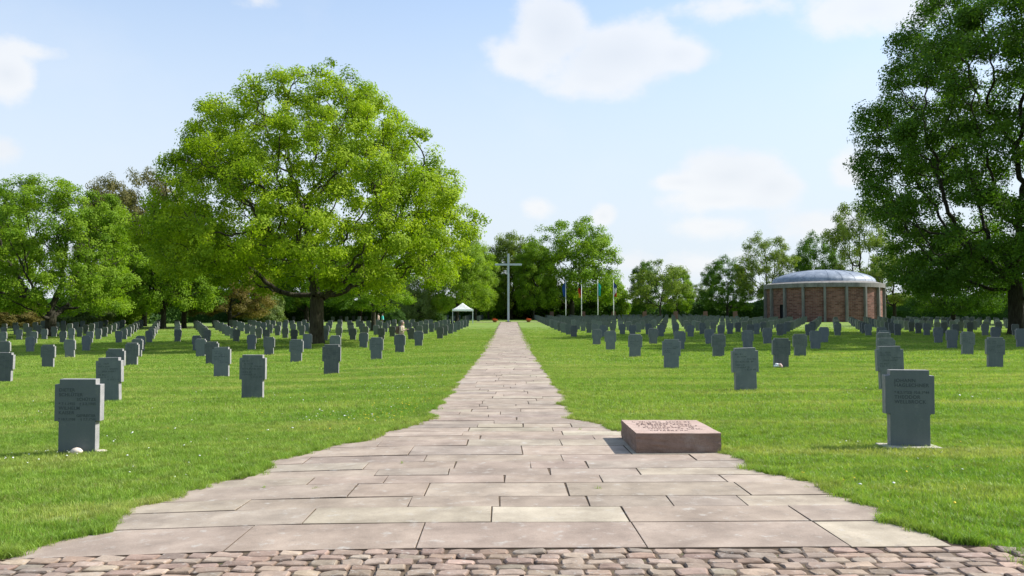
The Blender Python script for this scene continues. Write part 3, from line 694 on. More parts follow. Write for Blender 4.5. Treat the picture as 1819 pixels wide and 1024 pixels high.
def ordw(n_):
    if n_ <= 20: return ORD[n_]
    tens = {2: 'twenty', 3: 'thirty', 4: 'forty', 5: 'fifty', 6: 'sixty'}[n_ // 10]; th = {2: 'twentieth', 3: 'thirtieth', 4: 'fortieth', 5: 'fiftieth', 6: 'sixtieth'}[n_ // 10]
    return th if n_ % 10 == 0 else tens + '-' + ORD[n_ % 10]
slots = []
for side, (x0, rows) in {'dome': (5.32, [10.5, 18.6, 27.4, 35.4, 43.2, 51.4]), 'oak': (-5.85, [11.07, 19.0, 27.4, 36.3, 44.8, 53.2])}.items():
    sg = 1 if side == 'dome' else -1
    for j, d in enumerate(rows):
        for k in range(14): slots.append((side, k, j, x0 + sg * 3.6 * k + (.1 if j else 0) * sg, d, 0))
    far = list(np.arange(68, 186, 6.2)) if side == 'dome' else list(np.arange(69, 114, 6.0)) + [152, 159, 166, 173]
    for j, d in enumerate(far):
        for k in range(60): slots.append((side, k, j + len(rows), (x0 + sg * 2.45 * k), d, 1))
blockers = [(xO, dO, 1.4), (xR, dR, 1.6), (X_at(1463, 148), 148, 12.2)]
def seen(x, d, m_=25): px = VX + x / d * F; return -m_ < px < 1819 + m_
ok = []
for s in slots:
    side, k, j, x, d, blk = s
    if not seen(x, d) or any((x - a) ** 2 + (d - b) ** 2 < c * c for a, b, c in blockers): continue
    if side == 'oak' and d > 100 and x < -60: continue
    if abs(x) > 78: continue
    if blk and side == 'oak' and d > 140 and not (-75 < x < -3): continue
    if side == 'dome' and d > 137 and x > 40: continue
    ok.append(s)
ok.sort(key=lambda s: s[4] + abs(s[3]) * .05)
count = {}; firsts = {}
lines_seen = {}
GH = 'headstones in rows across the lawn'
mass_V, mass_F = [], []
bm = headstone_bm(0); bm.verts.ensure_lookup_table(); bm.faces.ensure_lookup_table(); hv = np.array([v.co[:] for v in bm.verts]); hf = [[v.index for v in f.verts] for f in bm.faces]; bm.free()
n_ind = 0; mverts = []; mfaces = []; stone_objs = {}
for s in ok:
    side, k, j, x, d, blk = s
    dx, dy = rng.normal(0, .04), rng.normal(0, .07)
    if j == 0 and k == 0: dx, dy = (-.21, 0) if side == 'dome' else (.06, 0)
    if j == 1 and k == 1: dx = -.32 if side == 'dome' else .34
    x, d = x + dx, d + dy
    rz = rng.normal(0, .03); tl = rng.normal(0, .014); sc = rng.normal(1, .012)
    if j == 0: _, rz, tl, sc = 0, (-.10 if side == 'dome' else .02), .004, 1.0
    loc = (x, d, gz(x, d)); rot = (rng.normal(0, .014), tl, rz)
    if n_ind < 300:
        key = (side, blk, k); c_ = lines_seen[key] = lines_seen.get(key, 0) + 1
        o = link('headstone', hs, None, None, loc); o.rotation_euler = rot; o.scale = (1, 1, sc)
        blkw = 'close set rows' if blk else 'widely spaced rows'
        lab = 'grey headstone, %s back in the %s line from the path, %s, %s side' % (ordw(c_), ordw(k + 1), blkw, side)
        if j == 0 and k == 0: lab = 'nearest grey headstone, carved with two soldiers\' names, on the %s side of the path' % side
        tag(o, lab, 'headstone', GH); n_ind += 1; stone_objs[(side, j, k)] = o
        if j == 0 and k == 0:
            ins = link('lettering', ins_r if side == 'dome' else ins_l, None, o)
        elif j < 4 and not blk:
            link('lettering', worn[(j + k) % 3], None, o)
    else:
        Mx = Matrix.Translation(loc) @ Matrix.Rotation(rz, 4, 'Z') @ Matrix.Rotation(tl, 4, 'Y'); k0 = len(mverts)
        mverts += [tuple(Mx @ Vector(v)) for v in hv]; mfaces += [[k0 + i for i in f] for f in hf]
me = bpy.data.meshes.new('far_headstones'); me.from_pydata(mverts, [], mfaces); me.materials.append(M['lava']); me.materials.append(M['lava_sunlit']); me.update()
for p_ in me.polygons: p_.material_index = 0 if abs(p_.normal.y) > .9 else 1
tag(link('far_headstones', me), 'mass of tiny grey headstones in the rows farthest away', 'headstones', kind='stuff')
print('stones', len(ok), 'individual', n_ind, 'oak', oak['n'], oak['nodes'], 'rt', rt['n'], rt['nodes'], 'lt', lt['n'], 'A', A_['n'], A_['w'], A_['h'])
# pale footing of the nearest dome-side stone, pebbles and a dropped flower
fo = stone_objs[('dome', 0, 0)]
def blob_bm(r, sx, sy, sz, seed, sub=2):
    bm = bmesh.new(); bmesh.ops.create_icosphere(bm, subdivisions=sub, radius=r); rr = random.Random(seed)
    ph = [rr.uniform(0, 6) for _ in range(3)]
    for v in bm.verts:
        k = 1 + .14 * math.sin(v.co.x / r * 2.3 + ph[0]) + .12 * math.sin(v.co.y / r * 2.9 + ph[1]) + .08 * math.sin(v.co.z / r * 3.7 + ph[2])
        v.co = (v.co.x * sx * k, v.co.y * sy * k, v.co.z * sz * k)
    return bm
bm = bmesh.new(); add_box(bm, 0, 0, .012, .70, .36, .05); bevel_all(bm, .012, 2)
for v in bm.verts: v.co.x += .015 * math.sin(v.co.y * 23); v.co.y += .012 * math.sin(v.co.x * 19)
link('footing', bm_mesh('footing', bm), M['footing'], fo)
M['pebble'] = plain('pale_pebble', (.62, .52, .42), .7, .15, 20); M['pink'] = plain('pink_petal', (.72, .50, .46), .7, .2, 30)
lo = stone_objs[('oak', 0, 0)].location
p = link('pebble', bm_mesh('pebble', blob_bm(.07, 1.2, .8, .62, 3), True), M['pebble'], None, (lo.x + .05, lo.y - .14, lo.z + .055)); tag(p, 'pale rounded pebble lying against the foot of the nearest named headstone', 'pebble')
p = link('pebble', bm_mesh('pebble', blob_bm(.06, 1.5, .9, .3, 4), True), M['pebble'], None, (lo.x + .33, lo.y - .06, lo.z + .04)); tag(p, 'flat pale pebble beside the corner of the nearest named headstone', 'pebble')
so = stone_objs.get(('dome', 2, 1))
if so:
    e = empty('flower_posy', (so.location.x - .17, so.location.y - .22, so.location.z + .03)); tag(e, 'small wilted pink and white posy at the foot of a headstone', 'flowers')
    for i, (a, b, c) in enumerate(((0, 0, .06), (.10, .02, .045), (-.08, .01, .05), (.05, -.05, .09), (-.02, .04, .11))):
        link('bloom', bm_mesh('bloom', blob_bm(.06, 1, 1, .8, 20 + i), True), M['pink'] if i % 2 else M['daisy'], e, (a, b, c))

# ------------------------------------------------------------------ the red sandstone plaque
e = empty('memorial_block', (2.07, 10.7, gz(2.07, 10.7) + .02)); tag(e, 'low red sandstone block with worn carved lines on top, lying on the paving', 'memorial stone')
bm = bmesh.new(); add_box(bm, 0, 0, .12, 1.04, 1.34, .24)
bmesh.ops.subdivide_edges(bm, edges=bm.edges[:], cuts=6, use_grid_fill=True)
rr = random.Random(5)
for v in bm.verts:
    if v.co.z < .235:
        if abs(abs(v.co.x) - .52) < .001: v.co.x += rr.uniform(-.008, .006)
        if abs(abs(v.co.y) - .67) < .001: v.co.y += rr.uniform(-.008, .006)
    else: v.co.z += rr.uniform(-.002, .002)
blk = link('slab', bm_mesh('slab', bm), [M['redstone'], M['redtop_sunlit']], e)
for p_ in blk.data.polygons: p_.material_index = 1 if p_.normal.z > .7 else 0
bm = marks(77, [(.44, -.40, .38), (.30, -.36, .40), (.16, -.42, .34), (.02, -.38, .40), (-.12, -.34, .30), (-.27, -.40, .36), (-.42, -.30, .22)], 0, 0, .075, .008, .003, flat=True)
ins = link('lettering', bm_mesh('lettering', bm), M['engrave_red'], e, (0, 0, .2425))

# ------------------------------------------------------------------ tall cross, flower bowls
dC = 140.5; zc = gz(-.2, dC)
e = empty('tall_cross', (-.2, dC + 1.2, zc)); tag(e, 'very tall slender pale grey metal cross at the end of the path', 'cross')
Ht = (VY - 450) / F * dC + EYE - zc; Ha = (VY - 469.5) / F * dC + EYE - zc
bm = bmesh.new(); add_box(bm, 0, 0, Ht / 2, .34, .30, Ht); bevel_all(bm, .02, 1); link('post', bm_mesh('post', bm), M['cross'], e)
bm = bmesh.new()
for s in (-1, 1): add_box(bm, s * (.17 + 1.08), 0, Ha, 2.16, .295, .32)
bevel_all(bm, .02, 1); link('crossbar', bm_mesh('crossbar', bm), M['cross'], e)
bm = bmesh.new(); add_box(bm, 0, 0, .05, 1.0, .9, .16); bevel_all(bm, .03, 1); link('plinth', bm_mesh('plinth', bm), M['slab'], e)
M['terracotta'] = plain('terracotta', (.33, .12, .06), .8, .15); M['redflower'] = leaf_mat('red_flower', (.30, .05, .02), (.60, .14, .05), .3)
for px, lab in ((879, 'terracotta bowl of red flowers beside the tall cross, on the tent side'), (939, 'terracotta bowl of red flowers beside the tall cross, on the flag side')):
    x = X_at(px, 140); e = empty('flower_bowl', (x, 140.3, gz(x, 140.3))); tag(e, lab, 'flower bowl', 'flower bowls by the cross')
    bm = bmesh.new(); add_lathe(bm, [(0, 0), (.22, 0), (.42, .30), (.46, .34), (.40, .34), (.2, .25), (0, .24)], 16); link('bowl', bm_mesh('bowl', bm, True), M['terracotta'], e)
    cen = np.c_[rng.normal(0, .20, 60), rng.normal(0, .20, 60), .45 + rng.normal(0, .09, 60)]
    me = leaves_mesh('blossoms', cen, 8, .06, .11, np.array([0, 0, .2])); link('blossoms', me, M['redflower'], e)

# ------------------------------------------------------------------ tent
dT = 132; xT = X_at(822, dT); zT = gz(xT, dT); hw = 1.68
e = empty('tent', (xT, dT, zT), R(4)); tag(e, 'white pop-up tent with four thin legs on the lawn by the path end', 'tent')
He, Hp = 2.08, 3.35
bm = bmesh.new(); n_ = 8; grid = {}
def th(u, v):
    m_ = max(abs(u), abs(v)); return He + .16 + (Hp - He - .16) * (1 - m_) ** 1.25 - .05 * (1 - min(abs(u), abs(v)) / max(m_, 1e-6)) * m_ * (1 - m_) * 2
for i in range(n_ + 1):
    for j in range(n_ + 1):
        u, v = -1 + 2 * i / n_, -1 + 2 * j / n_; grid[i, j] = bm.verts.new((u * hw, v * hw, th(u, v)))
for i in range(n_):
    for j in range(n_): bm.faces.new((grid[i, j], grid[i + 1, j], grid[i + 1, j + 1], grid[i, j + 1]))
bmesh.ops.solidify(bm, geom=bm.faces[:], thickness=.02)
link('roof', bm_mesh('roof', bm), M['white_fabric'], e)
bm = bmesh.new()
for sx, sy, w, dd in ((0, -1, hw * 2 + .03, .03), (0, 1, hw * 2 + .03, .03), (-1, 0, .03, hw * 2 - .03), (1, 0, .03, hw * 2 - .03)): add_box(bm, sx * (hw + .015), sy * (hw + .015), He + .05, w, dd, .26)
link('valance', bm_mesh('valance', bm), M['white_fabric'], e)
for sx in (-1, 1):
    for sy in (-1, 1):
        bm = bmesh.new(); add_box(bm, sx * (hw - .06), sy * (hw - .06), He / 2, .075, .075, He); add_box(bm, sx * (hw - .06), sy * (hw - .06), .01, .16, .16, .02); link('leg', bm_mesh('leg', bm), M['alu'], e)
for px, dd, s, lab in ((804, 131, .42, 'small dark bag lying on the grass by a tent leg'), (816, 132.4, .55, 'dark folded bundle standing under the white tent')):
    x = X_at(px, dd); bm = blob_bm(s * .6, 1, .8, 1.0, int(px)); b = link('bag', bm_mesh('bag', bm, True), M['black_bag'], None, (x, dd, gz(x, dd) + s * .45)); tag(b, lab, 'bag')

# ------------------------------------------------------------------ flags
FL = {'blue': plain('flag_blue', (.05, .15, .50), .7), 'black': plain('flag_black', (.02, .02, .02), .7), 'red': plain('flag_red', (.52, .06, .03), .7), 'gold': plain('flag_gold', (.70, .42, .05), .7), 'teal': plain('flag_teal', (.05, .55, .48), .7), 'white': plain('flag_white', (.75, .75, .75), .7), 'navy': plain('flag_navy', (.05, .11, .30), .7)}
dF = 162
for i, (px, bands, sd, nm) in enumerate(((1005, ['blue'] * 3, -1, 'plain blue'), (1033, ['black', 'red', 'gold'], -1, 'black, red and gold'), (1062, ['teal'] * 3, 1, 'turquoise'), (1090, ['navy', 'white', 'red'], 1, 'blue, white and red'))):
    x = X_at(px, dF); z = gz(x, dF); H = (VY - 498.5) / F * dF + EYE - z
    e = empty('flagpole', (x, dF, z)); tag(e, 'white flagpole carrying the limp %s flag' % nm, 'flagpole', 'four flagpoles beyond the path end')
    bm = bmesh.new(); add_lathe(bm, [(0, -.1), (.085, -.1), (.075, 3), (.05, H), (0, H)], 10); link('pole', bm_mesh('pole', bm, True), M['white_fabric'], e)
    bm = bmesh.new(); bmesh.ops.create_uvsphere(bm, u_segments=10, v_segments=6, radius=.10, matrix=Matrix.Translation((0, 0, H + .07))); link('finial', bm_mesh('finial', bm, True), M['alu'], e)
    bm = bmesh.new(); top = H - .35; nu, nv = 14, 10; gr = {}; hl = 2.9 + .25 * math.sin(i * 2.1)
    for a in range(nu + 1):
        for b in range(nv + 1):
            u, v = a / nu, b / nv
            wv = .10 * math.sin(u * 13 + i + v * 1.5) * (.3 + u)
            gr[a, b] = bm.verts.new((sd * (.06 + .62 * u * (1 - .25 * v) + .05 * math.sin(v * 5 + i)), wv, top - v * hl * (1 - .25 * u) - u * .55 - .25 * u * u))
    order = list(range(3))
    for a in range(nu):
        for b in range(nv):
            f = bm.faces.new((gr[a, b], gr[a + 1, b], gr[a + 1, b + 1], gr[a, b + 1])); f.smooth = True
            f.material_index = min(2, int((b + a * .25) / (nv + nu * .25) * 3))
    bmesh.ops.solidify(bm, geom=bm.faces[:], thickness=.012)
    fl = link('flag', bm_mesh('flag', bm), [FL[c] for c in bands], None, (x, dF, z)); tag(fl, '%s flag hanging limp from its white pole' % nm, 'flag', 'four limp flags')
# red sandstone pillars among the far stones
pm = None
for i, px in enumerate((980, 1036, 1090, 1145, 1200, 1253, 1306)):
    d = 166; x = X_at(px, d); z = gz(x, d)
    if pm is None:
        bm = bmesh.new(); add_box(bm, 0, 0, .80, .85, .5, 1.75)
        bmesh.ops.subdivide_edges(bm, edges=bm.edges[:], cuts=3, use_grid_fill=True); bevel_all(bm, .01, 1)
        for v in bm.verts: k = 1 - .06 * max(0, v.co.z); v.co.x = v.co.x * k + .012 * math.sin(v.co.z * 9); v.co.y *= k
        pm = bm_mesh('pillar', bm); pm.materials.append(M['redpillar'])
    o = link('red_pillar', pm, None, None, (x, d, z)); o.rotation_euler = (0, 0, rng.normal(0, .06))
    tag(o, 'short red sandstone pillar, %s from the cross, among far headstones' % ordw(i + 1), 'pillar', 'red sandstone pillars')

# ------------------------------------------------------------------ domed brick building
dM = 148; xM = X_at(1463, dM); zM = gz(xM, dM) - .05
e = empty('domed_building', (xM, dM, zM), 0, (1.245, 1.245, 1.17)); tag(e, 'round red brick building with concrete ribs under a low grey metal dome', 'building')
m = mat('red_brick'); n = N(m); uv = n.n('ShaderNodeUVMap').outputs[0]; g = n.n('ShaderNodeTexCoord').outputs['Object']
br = n.n('ShaderNodeTexBrick'); n.l(uv, br.inputs['Vector']); br.inputs['Scale'].default_value = 1; br.inputs['Brick Width'].default_value = .66; br.inputs['Row Height'].default_value = .23; br.inputs['Mortar Size'].default_value = .020
br.inputs['Color1'].default_value = (.135, .062, .047, 1); br.inputs['Color2'].default_value = (.27, .135, .105, 1); br.inputs['Mortar'].default_value = (.25, .185, .15, 1); br.inputs['Bias'].default_value = -.1
f = noise(n, g, 1.1, 5, .7); f2 = noise(n, g, 5, 3, .8)
c = mix(n, ramp(n, f, [(.3, 0.), (.7, 1.)]), mix(n, 1, br.outputs[0], (.72, .70, .70), 'MULTIPLY'), mix(n, 1, br.outputs[0], (1.15, 1.12, 1.1), 'MULTIPLY'))
c = mix(n, ramp(n, f2, [(.62, 0.), (.74, .6)]), c, (.40, .29, .23)); principled(n, c, .9, .15, br.outputs[1], -.5, .03); M['brick'] = m
m = mat('concrete'); n = N(m); g = n.n('ShaderNodeTexCoord').outputs['Object']; mp = n.n('ShaderNodeMapping'); mp.inputs['Scale'].default_value = (1, 1, .25); n.l(g, mp.inputs[0])
f = noise(n, mp.outputs[0], 2.5, 5, .65); c = ramp(n, f, [(.32, (.13, .122, .11)), (.55, (.205, .193, .175)), (.75, (.265, .25, .225))]); principled(n, c, .9, .2, f, .2, .02); M['concrete'] = m
m = mat('zinc_dome'); n = N(m); g = n.n('ShaderNodeTexCoord').outputs['Object']
f = noise(n, g, .9, 6, .65); f2 = noise(n, g, 4, 4, .7); c = ramp(n, math_(n, 'ADD', math_(n, 'MULTIPLY', f, .7), math_(n, 'MULTIPLY', f2, .3)), [(.36, (.14, .165, .20)), (.5, (.20, .23, .27)), (.62, (.32, .35, .39))])
principled(n, c, .55, .4, f2, .1, .02, .1); M['zinc'] = m
bm = bmesh.new(); n_ = 144; uvl = bm.loops.layers.uv.new('UVMap'); rw = 7.95
door = range(26 * n_ // 36 - 0, 26 * n_ // 36 + 0)
ring = [[bm.verts.new((rw * math.cos(2 * math.pi * i / n_), rw * math.sin(2 * math.pi * i / n_), z)) for i in range(n_)] for z in (-.3, 2.5, 5.0)]
DA = R(270 - 66)                                  # the doorway, seen edge on at the side by the path
di = int(round(DA / (2 * math.pi) * n_)); doorset = {(di + k) % n_ for k in (-1, 0, 1)}
for lv in range(2):
    for i in range(n_):
        if lv == 0 and i in doorset: continue
        j = (i + 1) % n_; f = bm.faces.new((ring[lv][i], ring[lv][j], ring[lv + 1][j], ring[lv + 1][i]))
        for lp, (a, b) in zip(f.loops, ((i, lv), (i + 1, lv), (i + 1, lv + 1), (i, lv + 1))): lp[uvl].uv = (a / n_ * 2 * math.pi * rw, (-.3, 2.5, 5.0)[b])
link('wall', bm_mesh('wall', bm), M['brick'], e)
bm = bmesh.new(); add_box(bm, 0, 0, 1.1, .12, 1.9, 2.9, 0); dd = link('door', bm_mesh('door', bm), M['black_bag'], e, (7.55 * math.cos(DA + .02), 7.55 * math.sin(DA + .02), 0)); dd.rotation_euler = (0, 0, DA)
bm = bmesh.new(); add_lathe(bm, [(7.8, 4.98), (8.28, 4.98), (8.28, 5.60), (7.2, 5.92), (6.8, 5.92)], 144); link('cornice', bm_mesh('cornice', bm), M['concrete'], e)
bm = bmesh.new(); prof = [(7.2, 5.80), (7.12, 5.98)] + [(7.12 * math.cos(t), 5.98 + 1.95 * math.sin(t)) for t in np.linspace(.12, math.pi / 2 - .03, 14)] + [(0, 7.935)]
add_lathe(bm, prof, 96)
link('dome', bm_mesh('dome', bm, True), M['zinc'], e)
bm = bmesh.new()
for i in range(24):
    a = 2 * math.pi * i / 24
    for (r1, z1), (r2, z2) in zip(prof[1:-2], prof[2:-1]):
        ca, sa = math.cos(a), math.sin(a); w = .015; vs = []
        for rr_, zz, o_ in ((r1, z1, 0), (r2, z2, 0), (r2, z2, .03), (r1, z1, .03)):
            vs.append(((rr_ + o_ * .4) * ca, (rr_ + o_ * .4) * sa, zz + o_))
        q1 = [bm.verts.new((x - sa * w, yv + ca * w, z)) for x, yv, z in vs]; q2 = [bm.verts.new((x + sa * w, yv - ca * w, z)) for x, yv, z in vs]
        bm.faces.new(q1); bm.faces.new(q2[::-1]); bm.faces.new((q1[2], q1[3], q2[3], q2[2]))
link('seam', bm_mesh('seam', bm), M['zinc'], e)
rb = None
for i in range(18):
    a = R(270 + i * 20 + .5)
    if rb is None:
        bm = bmesh.new(); add_box(bm, 0, 0, 2.38, .62, .32, 5.18); bevel_all(bm, .03, 1); rb = bm_mesh('rib', bm); rb.materials.append(M['concrete'])
    o = link('rib', rb, None, e, (8.02 * math.cos(a), 8.02 * math.sin(a), 0)); o.rotation_euler = (0, 0, a)

# ------------------------------------------------------------------ people
def skin_mesh(name, pts, edges, root=0, sub=1):
    me = bpy.data.meshes.new(name); me.from_pydata([p[:3] for p in pts], edges, [])
    o = bpy.data.objects.new(name, me); C.objects.link(o); o.modifiers.new('s', 'SKIN'); o.modifiers.new('u', 'SUBSURF').levels = sub
    for i, p in enumerate(pts):
        r = p[3] if isinstance(p[3], tuple) else (p[3], p[3]); me.skin_vertices[0].data[i].radius = r; me.skin_vertices[0].data[i].use_root = (i == root)
    dg = bpy.context.evaluated_depsgraph_get(); dg.update(); out = bpy.data.meshes.new_from_object(o.evaluated_get(dg))
    bpy.data.objects.remove(o); bpy.data.meshes.remove(me)
    for p_ in out.polygons: p_.use_smooth = True
    out.name = name; return out
M['skin'] = plain('skin', (.36, .22, .165), .6, .08); M['cream'] = plain('cream_jacket', (.40, .325, .235), .8, .12, 6); M['grey_hair'] = plain('grey_hair', (.22, .19, .16), .8, .25, 40); M['trouser'] = plain('dark_trousers', (.025, .027, .035), .85, .2)
M['brown_bag'] = plain('brown_bag', (.12, .075, .05), .8, .2); M['turq'] = plain('turquoise_top', (.08, .60, .52), .8, .08); M['beige_top'] = plain('beige_top', (.52, .38, .29), .8, .1); M['brown_hair'] = plain('brown_hair', (.06, .04, .03), .8, .2, 40); M['shoe'] = plain('shoe', (.03, .028, .025), .6)
def person(loc, rz, label, top, hair, stoop=0.0, arms='hold', fingers=True):
    """faces +X in its own frame"""
    e = empty('person', loc, rz); tag(e, label, 'person')
    s = stoop; P = []; E = []
    def add(x, y, z, r, par=None):
        P.append((x + (s * max(0, z - .95)), y, z, r))
        if par is not None: E.append((par, len(P) - 1))
        return len(P) - 1
    pel = add(0, 0, .93, (.125, .155)); wa = add(0, 0, 1.08, (.115, .135), pel); ch = add(.0, 0, 1.30, (.125, .165), wa); nb = add(.0, 0, 1.44, (.06, .085), ch); nk = add(.015, 0, 1.50, .055, nb)
    hd = add(.03, 0, 1.59, (.088, .075), nk); h2 = add(.015, 0, 1.68, (.088, .072), hd); nose = add(.125, 0, 1.60, .014, hd); chin = add(.085, 0, 1.535, .030, hd)
    for sy in (-1, 1): add(.01, sy * .085, 1.60, .018, hd)
    tip_pts = []
    for sy in (-1, 1):
        sh = add(0, sy * .17, 1.40, .062, ch)
        if arms == 'hold': el = add(.02, sy * .24, 1.13, .045, sh); wr = add(.25, sy * .12, 1.20, .030, el); pa = add(.32, sy * .085, 1.225, (.034, .022), wr); dirv = (1, -sy * .35, .12)
        else: el = add(-.02, sy * .23, 1.12, .045, sh); wr = add(.06, sy * .23, .88, .030, el); pa = add(.08, sy * .225, .80, (.022, .034), wr); dirv = (.15, 0, -1)
        if fingers:
            dv = Vector(dirv).normalized(); x, y, z, _ = P[pa]; x -= s * max(0, z - .95)
            sp = Vector((0, .0, 1)).cross(dv).normalized() if abs(dv.z) < .8 else Vector((1, 0, 0))
            for q, ln in enumerate((.075, .085, .08, .062)):
                o_ = (q - 1.5) * .019; f1 = add(x + dv.x * .05 + sp.x * o_, y + dv.y * .05 + sp.y * o_, z + dv.z * .05 + sp.z * o_, .010, pa); f2 = add(x + dv.x * (.05 + ln * .6) + sp.x * o_ * 1.1, y + dv.y * (.05 + ln * .6) + sp.y * o_ * 1.1, z + dv.z * (.05 + ln * .6) - .015 + sp.z * o_, .008, f1)
            add(x + dv.x * .03 + sp.x * sy * -.045, y + dv.y * .03 - sp.y * sy * .045, z + .03, .011, pa)
        hp = add(0, sy * .095, .86, .090, pel); kn = add(.02, sy * .10, .48, .060, hp); an = add(-.01, sy * .10, .09, .042, kn); add(.13, sy * .115, .04, (.035, .045), an)
    link('body', skin_mesh('body', P, E), M['skin'], e)
    # jacket, trousers, shoes and hair are worn over the body
    J = []; JE = []
    def aj(x, y, z, r, par=None):
        J.append((x + s * max(0, z - .95), y, z, r))
        if par is not None: JE.append((par, len(J) - 1))
        return len(J) - 1
    a = aj(0, 0, 1.08, (.155, .18)); b = aj(0, 0, 1.30, (.155, .195), a); aj(0, 0, 1.43, (.075, .10), b); hm = aj(0, 0, .88, (.16, .185), a); aj(0, 0, .80, (.16, .185), hm)
    for sy in (-1, 1):
        sh = aj(0, sy * .175, 1.39, .085, b)
        if arms == 'hold': el = aj(.02, sy * .245, 1.13, .066, sh); aj(.255, sy * .118, 1.20, .048, el)
        else: el = aj(-.02, sy * .235, 1.12, .066, sh); aj(.05, sy * .235, .91, .050, el)
    link('jacket', skin_mesh('jacket', J, JE), top, e)
    T = [(0, 0, .92, (.140, .168)), (0, 0, .84, (.13, .16))]; TE = [(0, 1)]
    for sy in (-1, 1):
        k = len(T); T += [(0, sy * .097, .76, .105), (.02, sy * .10, .48, .080), (-.01, sy * .10, .10, .066)]; TE += [(1, k), (k, k + 1), (k + 1, k + 2)]
    link('trousers', skin_mesh('trousers', T, TE), M['trouser'], e)
    for sy in (-1, 1):
        sm = skin_mesh('shoe', [(-.05, sy * .105, .05, (.05, .05)), (.05, sy * .11, .045, (.045, .05)), (.17, sy * .12, .035, (.034, .045))], [(0, 1), (1, 2)]); link('shoe', sm, M['shoe'], e)
    hs_ = s * .66
    bm = blob_bm(.118, .98, .82, .80, 9, 3)
    for v in bm.verts:
        if v.co.x > .045 and v.co.z < .04: v.co.x = .045
        if v.co.z < -.055: v.co.x -= .02
    link('hair', bm_mesh('hair', bm, True), hair, e, (.0 + hs_, 0, 1.665))
    return e
dP = 48.2; xP = X_at(713, dP); zP = gz(xP, dP)
person((xP, dP, zP), R(-8), 'visitor in a cream jacket looking down at something in both hands among the headstones', M['cream'], M['grey_hair'], .10)
bm = bmesh.new(); add_box(bm, 0, 0, 0, .20, .30, .46); bevel_all(bm, .06, 3); b = link('backpack', bm_mesh('backpack', bm, True), M['brown_bag'], None, (xP - .21, dP + .03, zP + 1.19)); b.rotation_euler = (0, .10, R(-8)); tag(b, 'brown backpack on the back of the visitor in the cream jacket', 'backpack')
bm = bmesh.new(); add_box(bm, 0, 0, 0, .012, .075, .15); bevel_all(bm, .004, 1); b = link('phone', bm_mesh('phone', bm), M['black_bag'], None, (xP + .445, dP - .06, zP + 1.24)); b.rotation_euler = (0, R(-35), R(-8)); tag(b, 'small dark phone held by the visitor in the cream jacket', 'phone')
for px, dd, rz, lab, tp in ((680, 119, 200, 'distant visitor in a turquoise top walking behind the far rows', M['turq']), (672.5, 120, 170, 'distant visitor in a beige top walking beside the turquoise one', M['beige_top'])):
    x = X_at(px, dd); person((x, dd, gz(x, dd)), R(rz), lab, tp, M['brown_hair'], .02, 'hang')

# ------------------------------------------------------------------ light, sky and camera
EL_, AZ = R(42), R(80)
sd = Vector((math.cos(EL_) * math.sin(AZ), math.cos(EL_) * math.cos(AZ), math.sin(EL_)))
su = bpy.data.lights.new('sun', 'SUN'); su.energy = 4.6; su.angle = R(.5); su.color = (1, .965, .91)
so_ = bpy.data.objects.new('sun', su); C.objects.link(so_); so_.rotation_euler = (-sd).to_track_quat('-Z', 'Y').to_euler(); so_.location = (60, 20, 80)
w = bpy.data.worlds.new('World'); bpy.context.scene.world = w; n = N(w)
sky = n.n('ShaderNodeTexSky', sky_type='NISHITA', sun_disc=False, sun_elevation=EL_, sun_rotation=AZ, altitude=50, air_density=1.0, dust_density=1.2, ozone_density=1.5)
tc = n.n('ShaderNodeTexCoord').outputs['Generated']
sep = n.n('ShaderNodeSeparateXYZ'); n.l(tc, sep.inputs[0])
az = math_(n, 'ARCTAN2', sep.outputs[0], sep.outputs[1]); el = math_(n, 'ARCSINE', sep.outputs[2])
cv = n.n('ShaderNodeCombineXYZ'); n.l(az, cv.inputs[0]); n.l(math_(n, 'MULTIPLY', el, 1.35), cv.inputs[1])
f1 = noise(n, cv.outputs[0], 15, 8, .6, '3D'); f2 = noise(n, cv.outputs[0], 4.5, 5, .55)
wob_ = math_(n, 'MULTIPLY', math_(n, 'SUBTRACT', f1, .5), 1.9)
LOBES = [(985, 48, 95, 85, 1), (935, 100, 90, 55, .75), (1100, 92, 165, 75, 1), (1205, 92, 85, 45, .8), (1065, 135, 130, 50, .7), (1300, 312, 130, 58, 1), (1215, 322, 95, 26, .75), (1375, 330, 75, 44, .9), (1280, 352, 150, 34, .7), (1275, 402, 110, 30, .6),
         (960, 370, 42, 30, .55), (1073, 383, 32, 28, .75), (4, 128, 55, 46, .9), (40, 88, 70, 24, .45), (-5, 268, 40, 28, .6), (1515, 296, 52, 46, .75), (1560, 8, 150, 55, .7), (1330, 5, 170, 30, .45), (450, -8, 70, 22, .35),  (1210, 470, 190, 34, .42), (1000, 540, 300, 60, .5), (1450, 400, 120, 40, .5),
         (2300, 200, 200, 90, 1), (2700, 320, 260, 70, 1), (-600, 260, 220, 70, 1), (-1100, 150, 220, 90, 1), (3600, 150, 300, 120, 1)]
dens = None; low = None
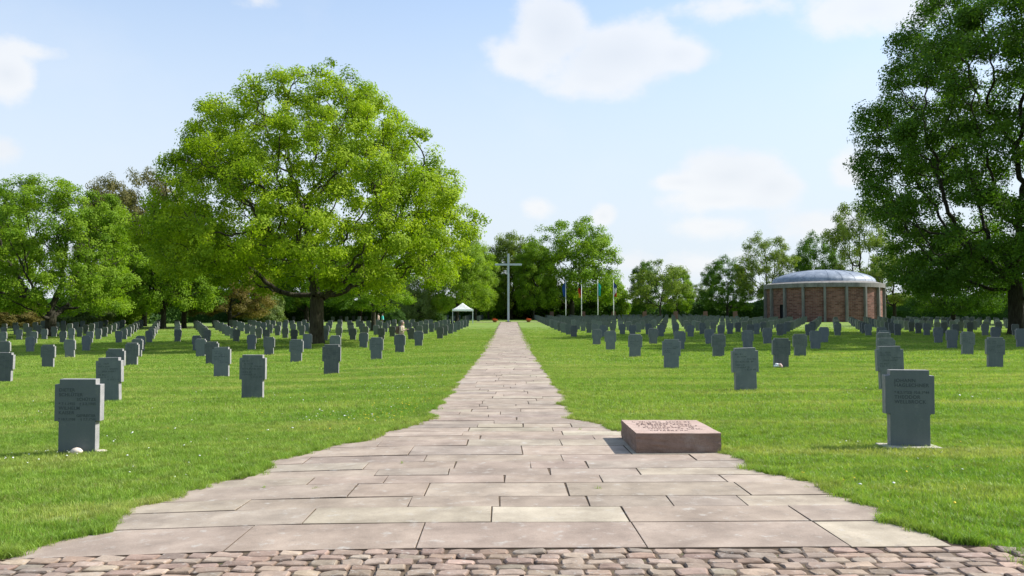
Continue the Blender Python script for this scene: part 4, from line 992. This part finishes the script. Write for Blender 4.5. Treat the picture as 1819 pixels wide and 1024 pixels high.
for px, py, rx, ry, st in LOBES:
    u = (px - VX) / F; a0 = math.atan(u) if abs(px - VX) < 1500 else u * .8; e0 = math.atan((VY - py) / F * math.cos(a0 if abs(a0) < 1.2 else 1.2))
    ra, re = rx / F * .95, ry / F * .95
    da = math_(n, 'DIVIDE', math_(n, 'SUBTRACT', az, a0), ra); de = math_(n, 'DIVIDE', math_(n, 'SUBTRACT', el, e0), re)
    e2 = math_(n, 'SQRT', math_(n, 'ADD', math_(n, 'MULTIPLY', da, da), math_(n, 'MULTIPLY', de, de)))
    q = math_(n, 'MULTIPLY', math_(n, 'SUBTRACT', 1.0, e2), st)
    dens = q if dens is None else math_(n, 'SMOOTH_MAX', dens, q, .25)
dn = math_(n, 'ADD', dens, math_(n, 'MULTIPLY', wob_, .56))
cm = n.n('ShaderNodeMapRange', interpolation_type='SMOOTHSTEP'); n.l(dn, cm.inputs[0]); cm.inputs[1].default_value = .0; cm.inputs[2].default_value = .44
thin = ramp(n, f2, [(.52, 0.), (.8, .22)])
cloud = math_(n, 'MAXIMUM', cm.outputs[0], thin)
# pale haze thickening towards the horizon
hz = n.n('ShaderNodeMapRange', interpolation_type='SMOOTHERSTEP'); n.l(el, hz.inputs[0]); hz.inputs[1].default_value = .62; hz.inputs[2].default_value = -.02; hz.inputs[3].default_value = .12; hz.inputs[4].default_value = .95
skym = mix(n, 1, sky.outputs[0], (1.15, 1.25, 1.30), 'MULTIPLY')
HZ = (3.95, 4.32, 4.72); CL = (4.85, 4.87, 4.92)
base = mix(n, hz.outputs[0], skym, HZ)
shade = mix(n, ramp(n, math_(n, 'ADD', dn, math_(n, 'MULTIPLY', wob_, -.5)), [(.45, 0.), (.95, .85)]), ramp(n, f2, [(.30, (4.35, 4.5, 4.72)), (.52, CL)]), (4.2, 4.34, 4.55))
fin = mix(n, math_(n, 'MULTIPLY', cloud, .76), base, shade)
bg = n.n('ShaderNodeBackground'); n.l(fin, bg.inputs[0]); bg.inputs[1].default_value = .12
n.l(bg.outputs[0], n.n('ShaderNodeOutputWorld').inputs[0])

cam = bpy.data.cameras.new('camera'); cam.sensor_width = 36; cam.lens = F / 1819 * 36; cam.clip_end = 5000; cam.clip_start = .1
co = bpy.data.objects.new('camera', cam); C.objects.link(co); co.location = (0, 0, EYE)
co.rotation_euler = (R(90) + math.atan((VY - 512) / F), 0, -math.atan((909.5 - VX) / F))
sc = bpy.context.scene; sc.camera = co
sc.view_settings.view_transform = 'Standard'; sc.view_settings.look = 'None'; sc.view_settings.exposure = .73; sc.view_settings.gamma = 1
sc.cycles.max_bounces = 6; sc.cycles.diffuse_bounces = 3; sc.cycles.transmission_bounces = 3; sc.cycles.use_denoising = True
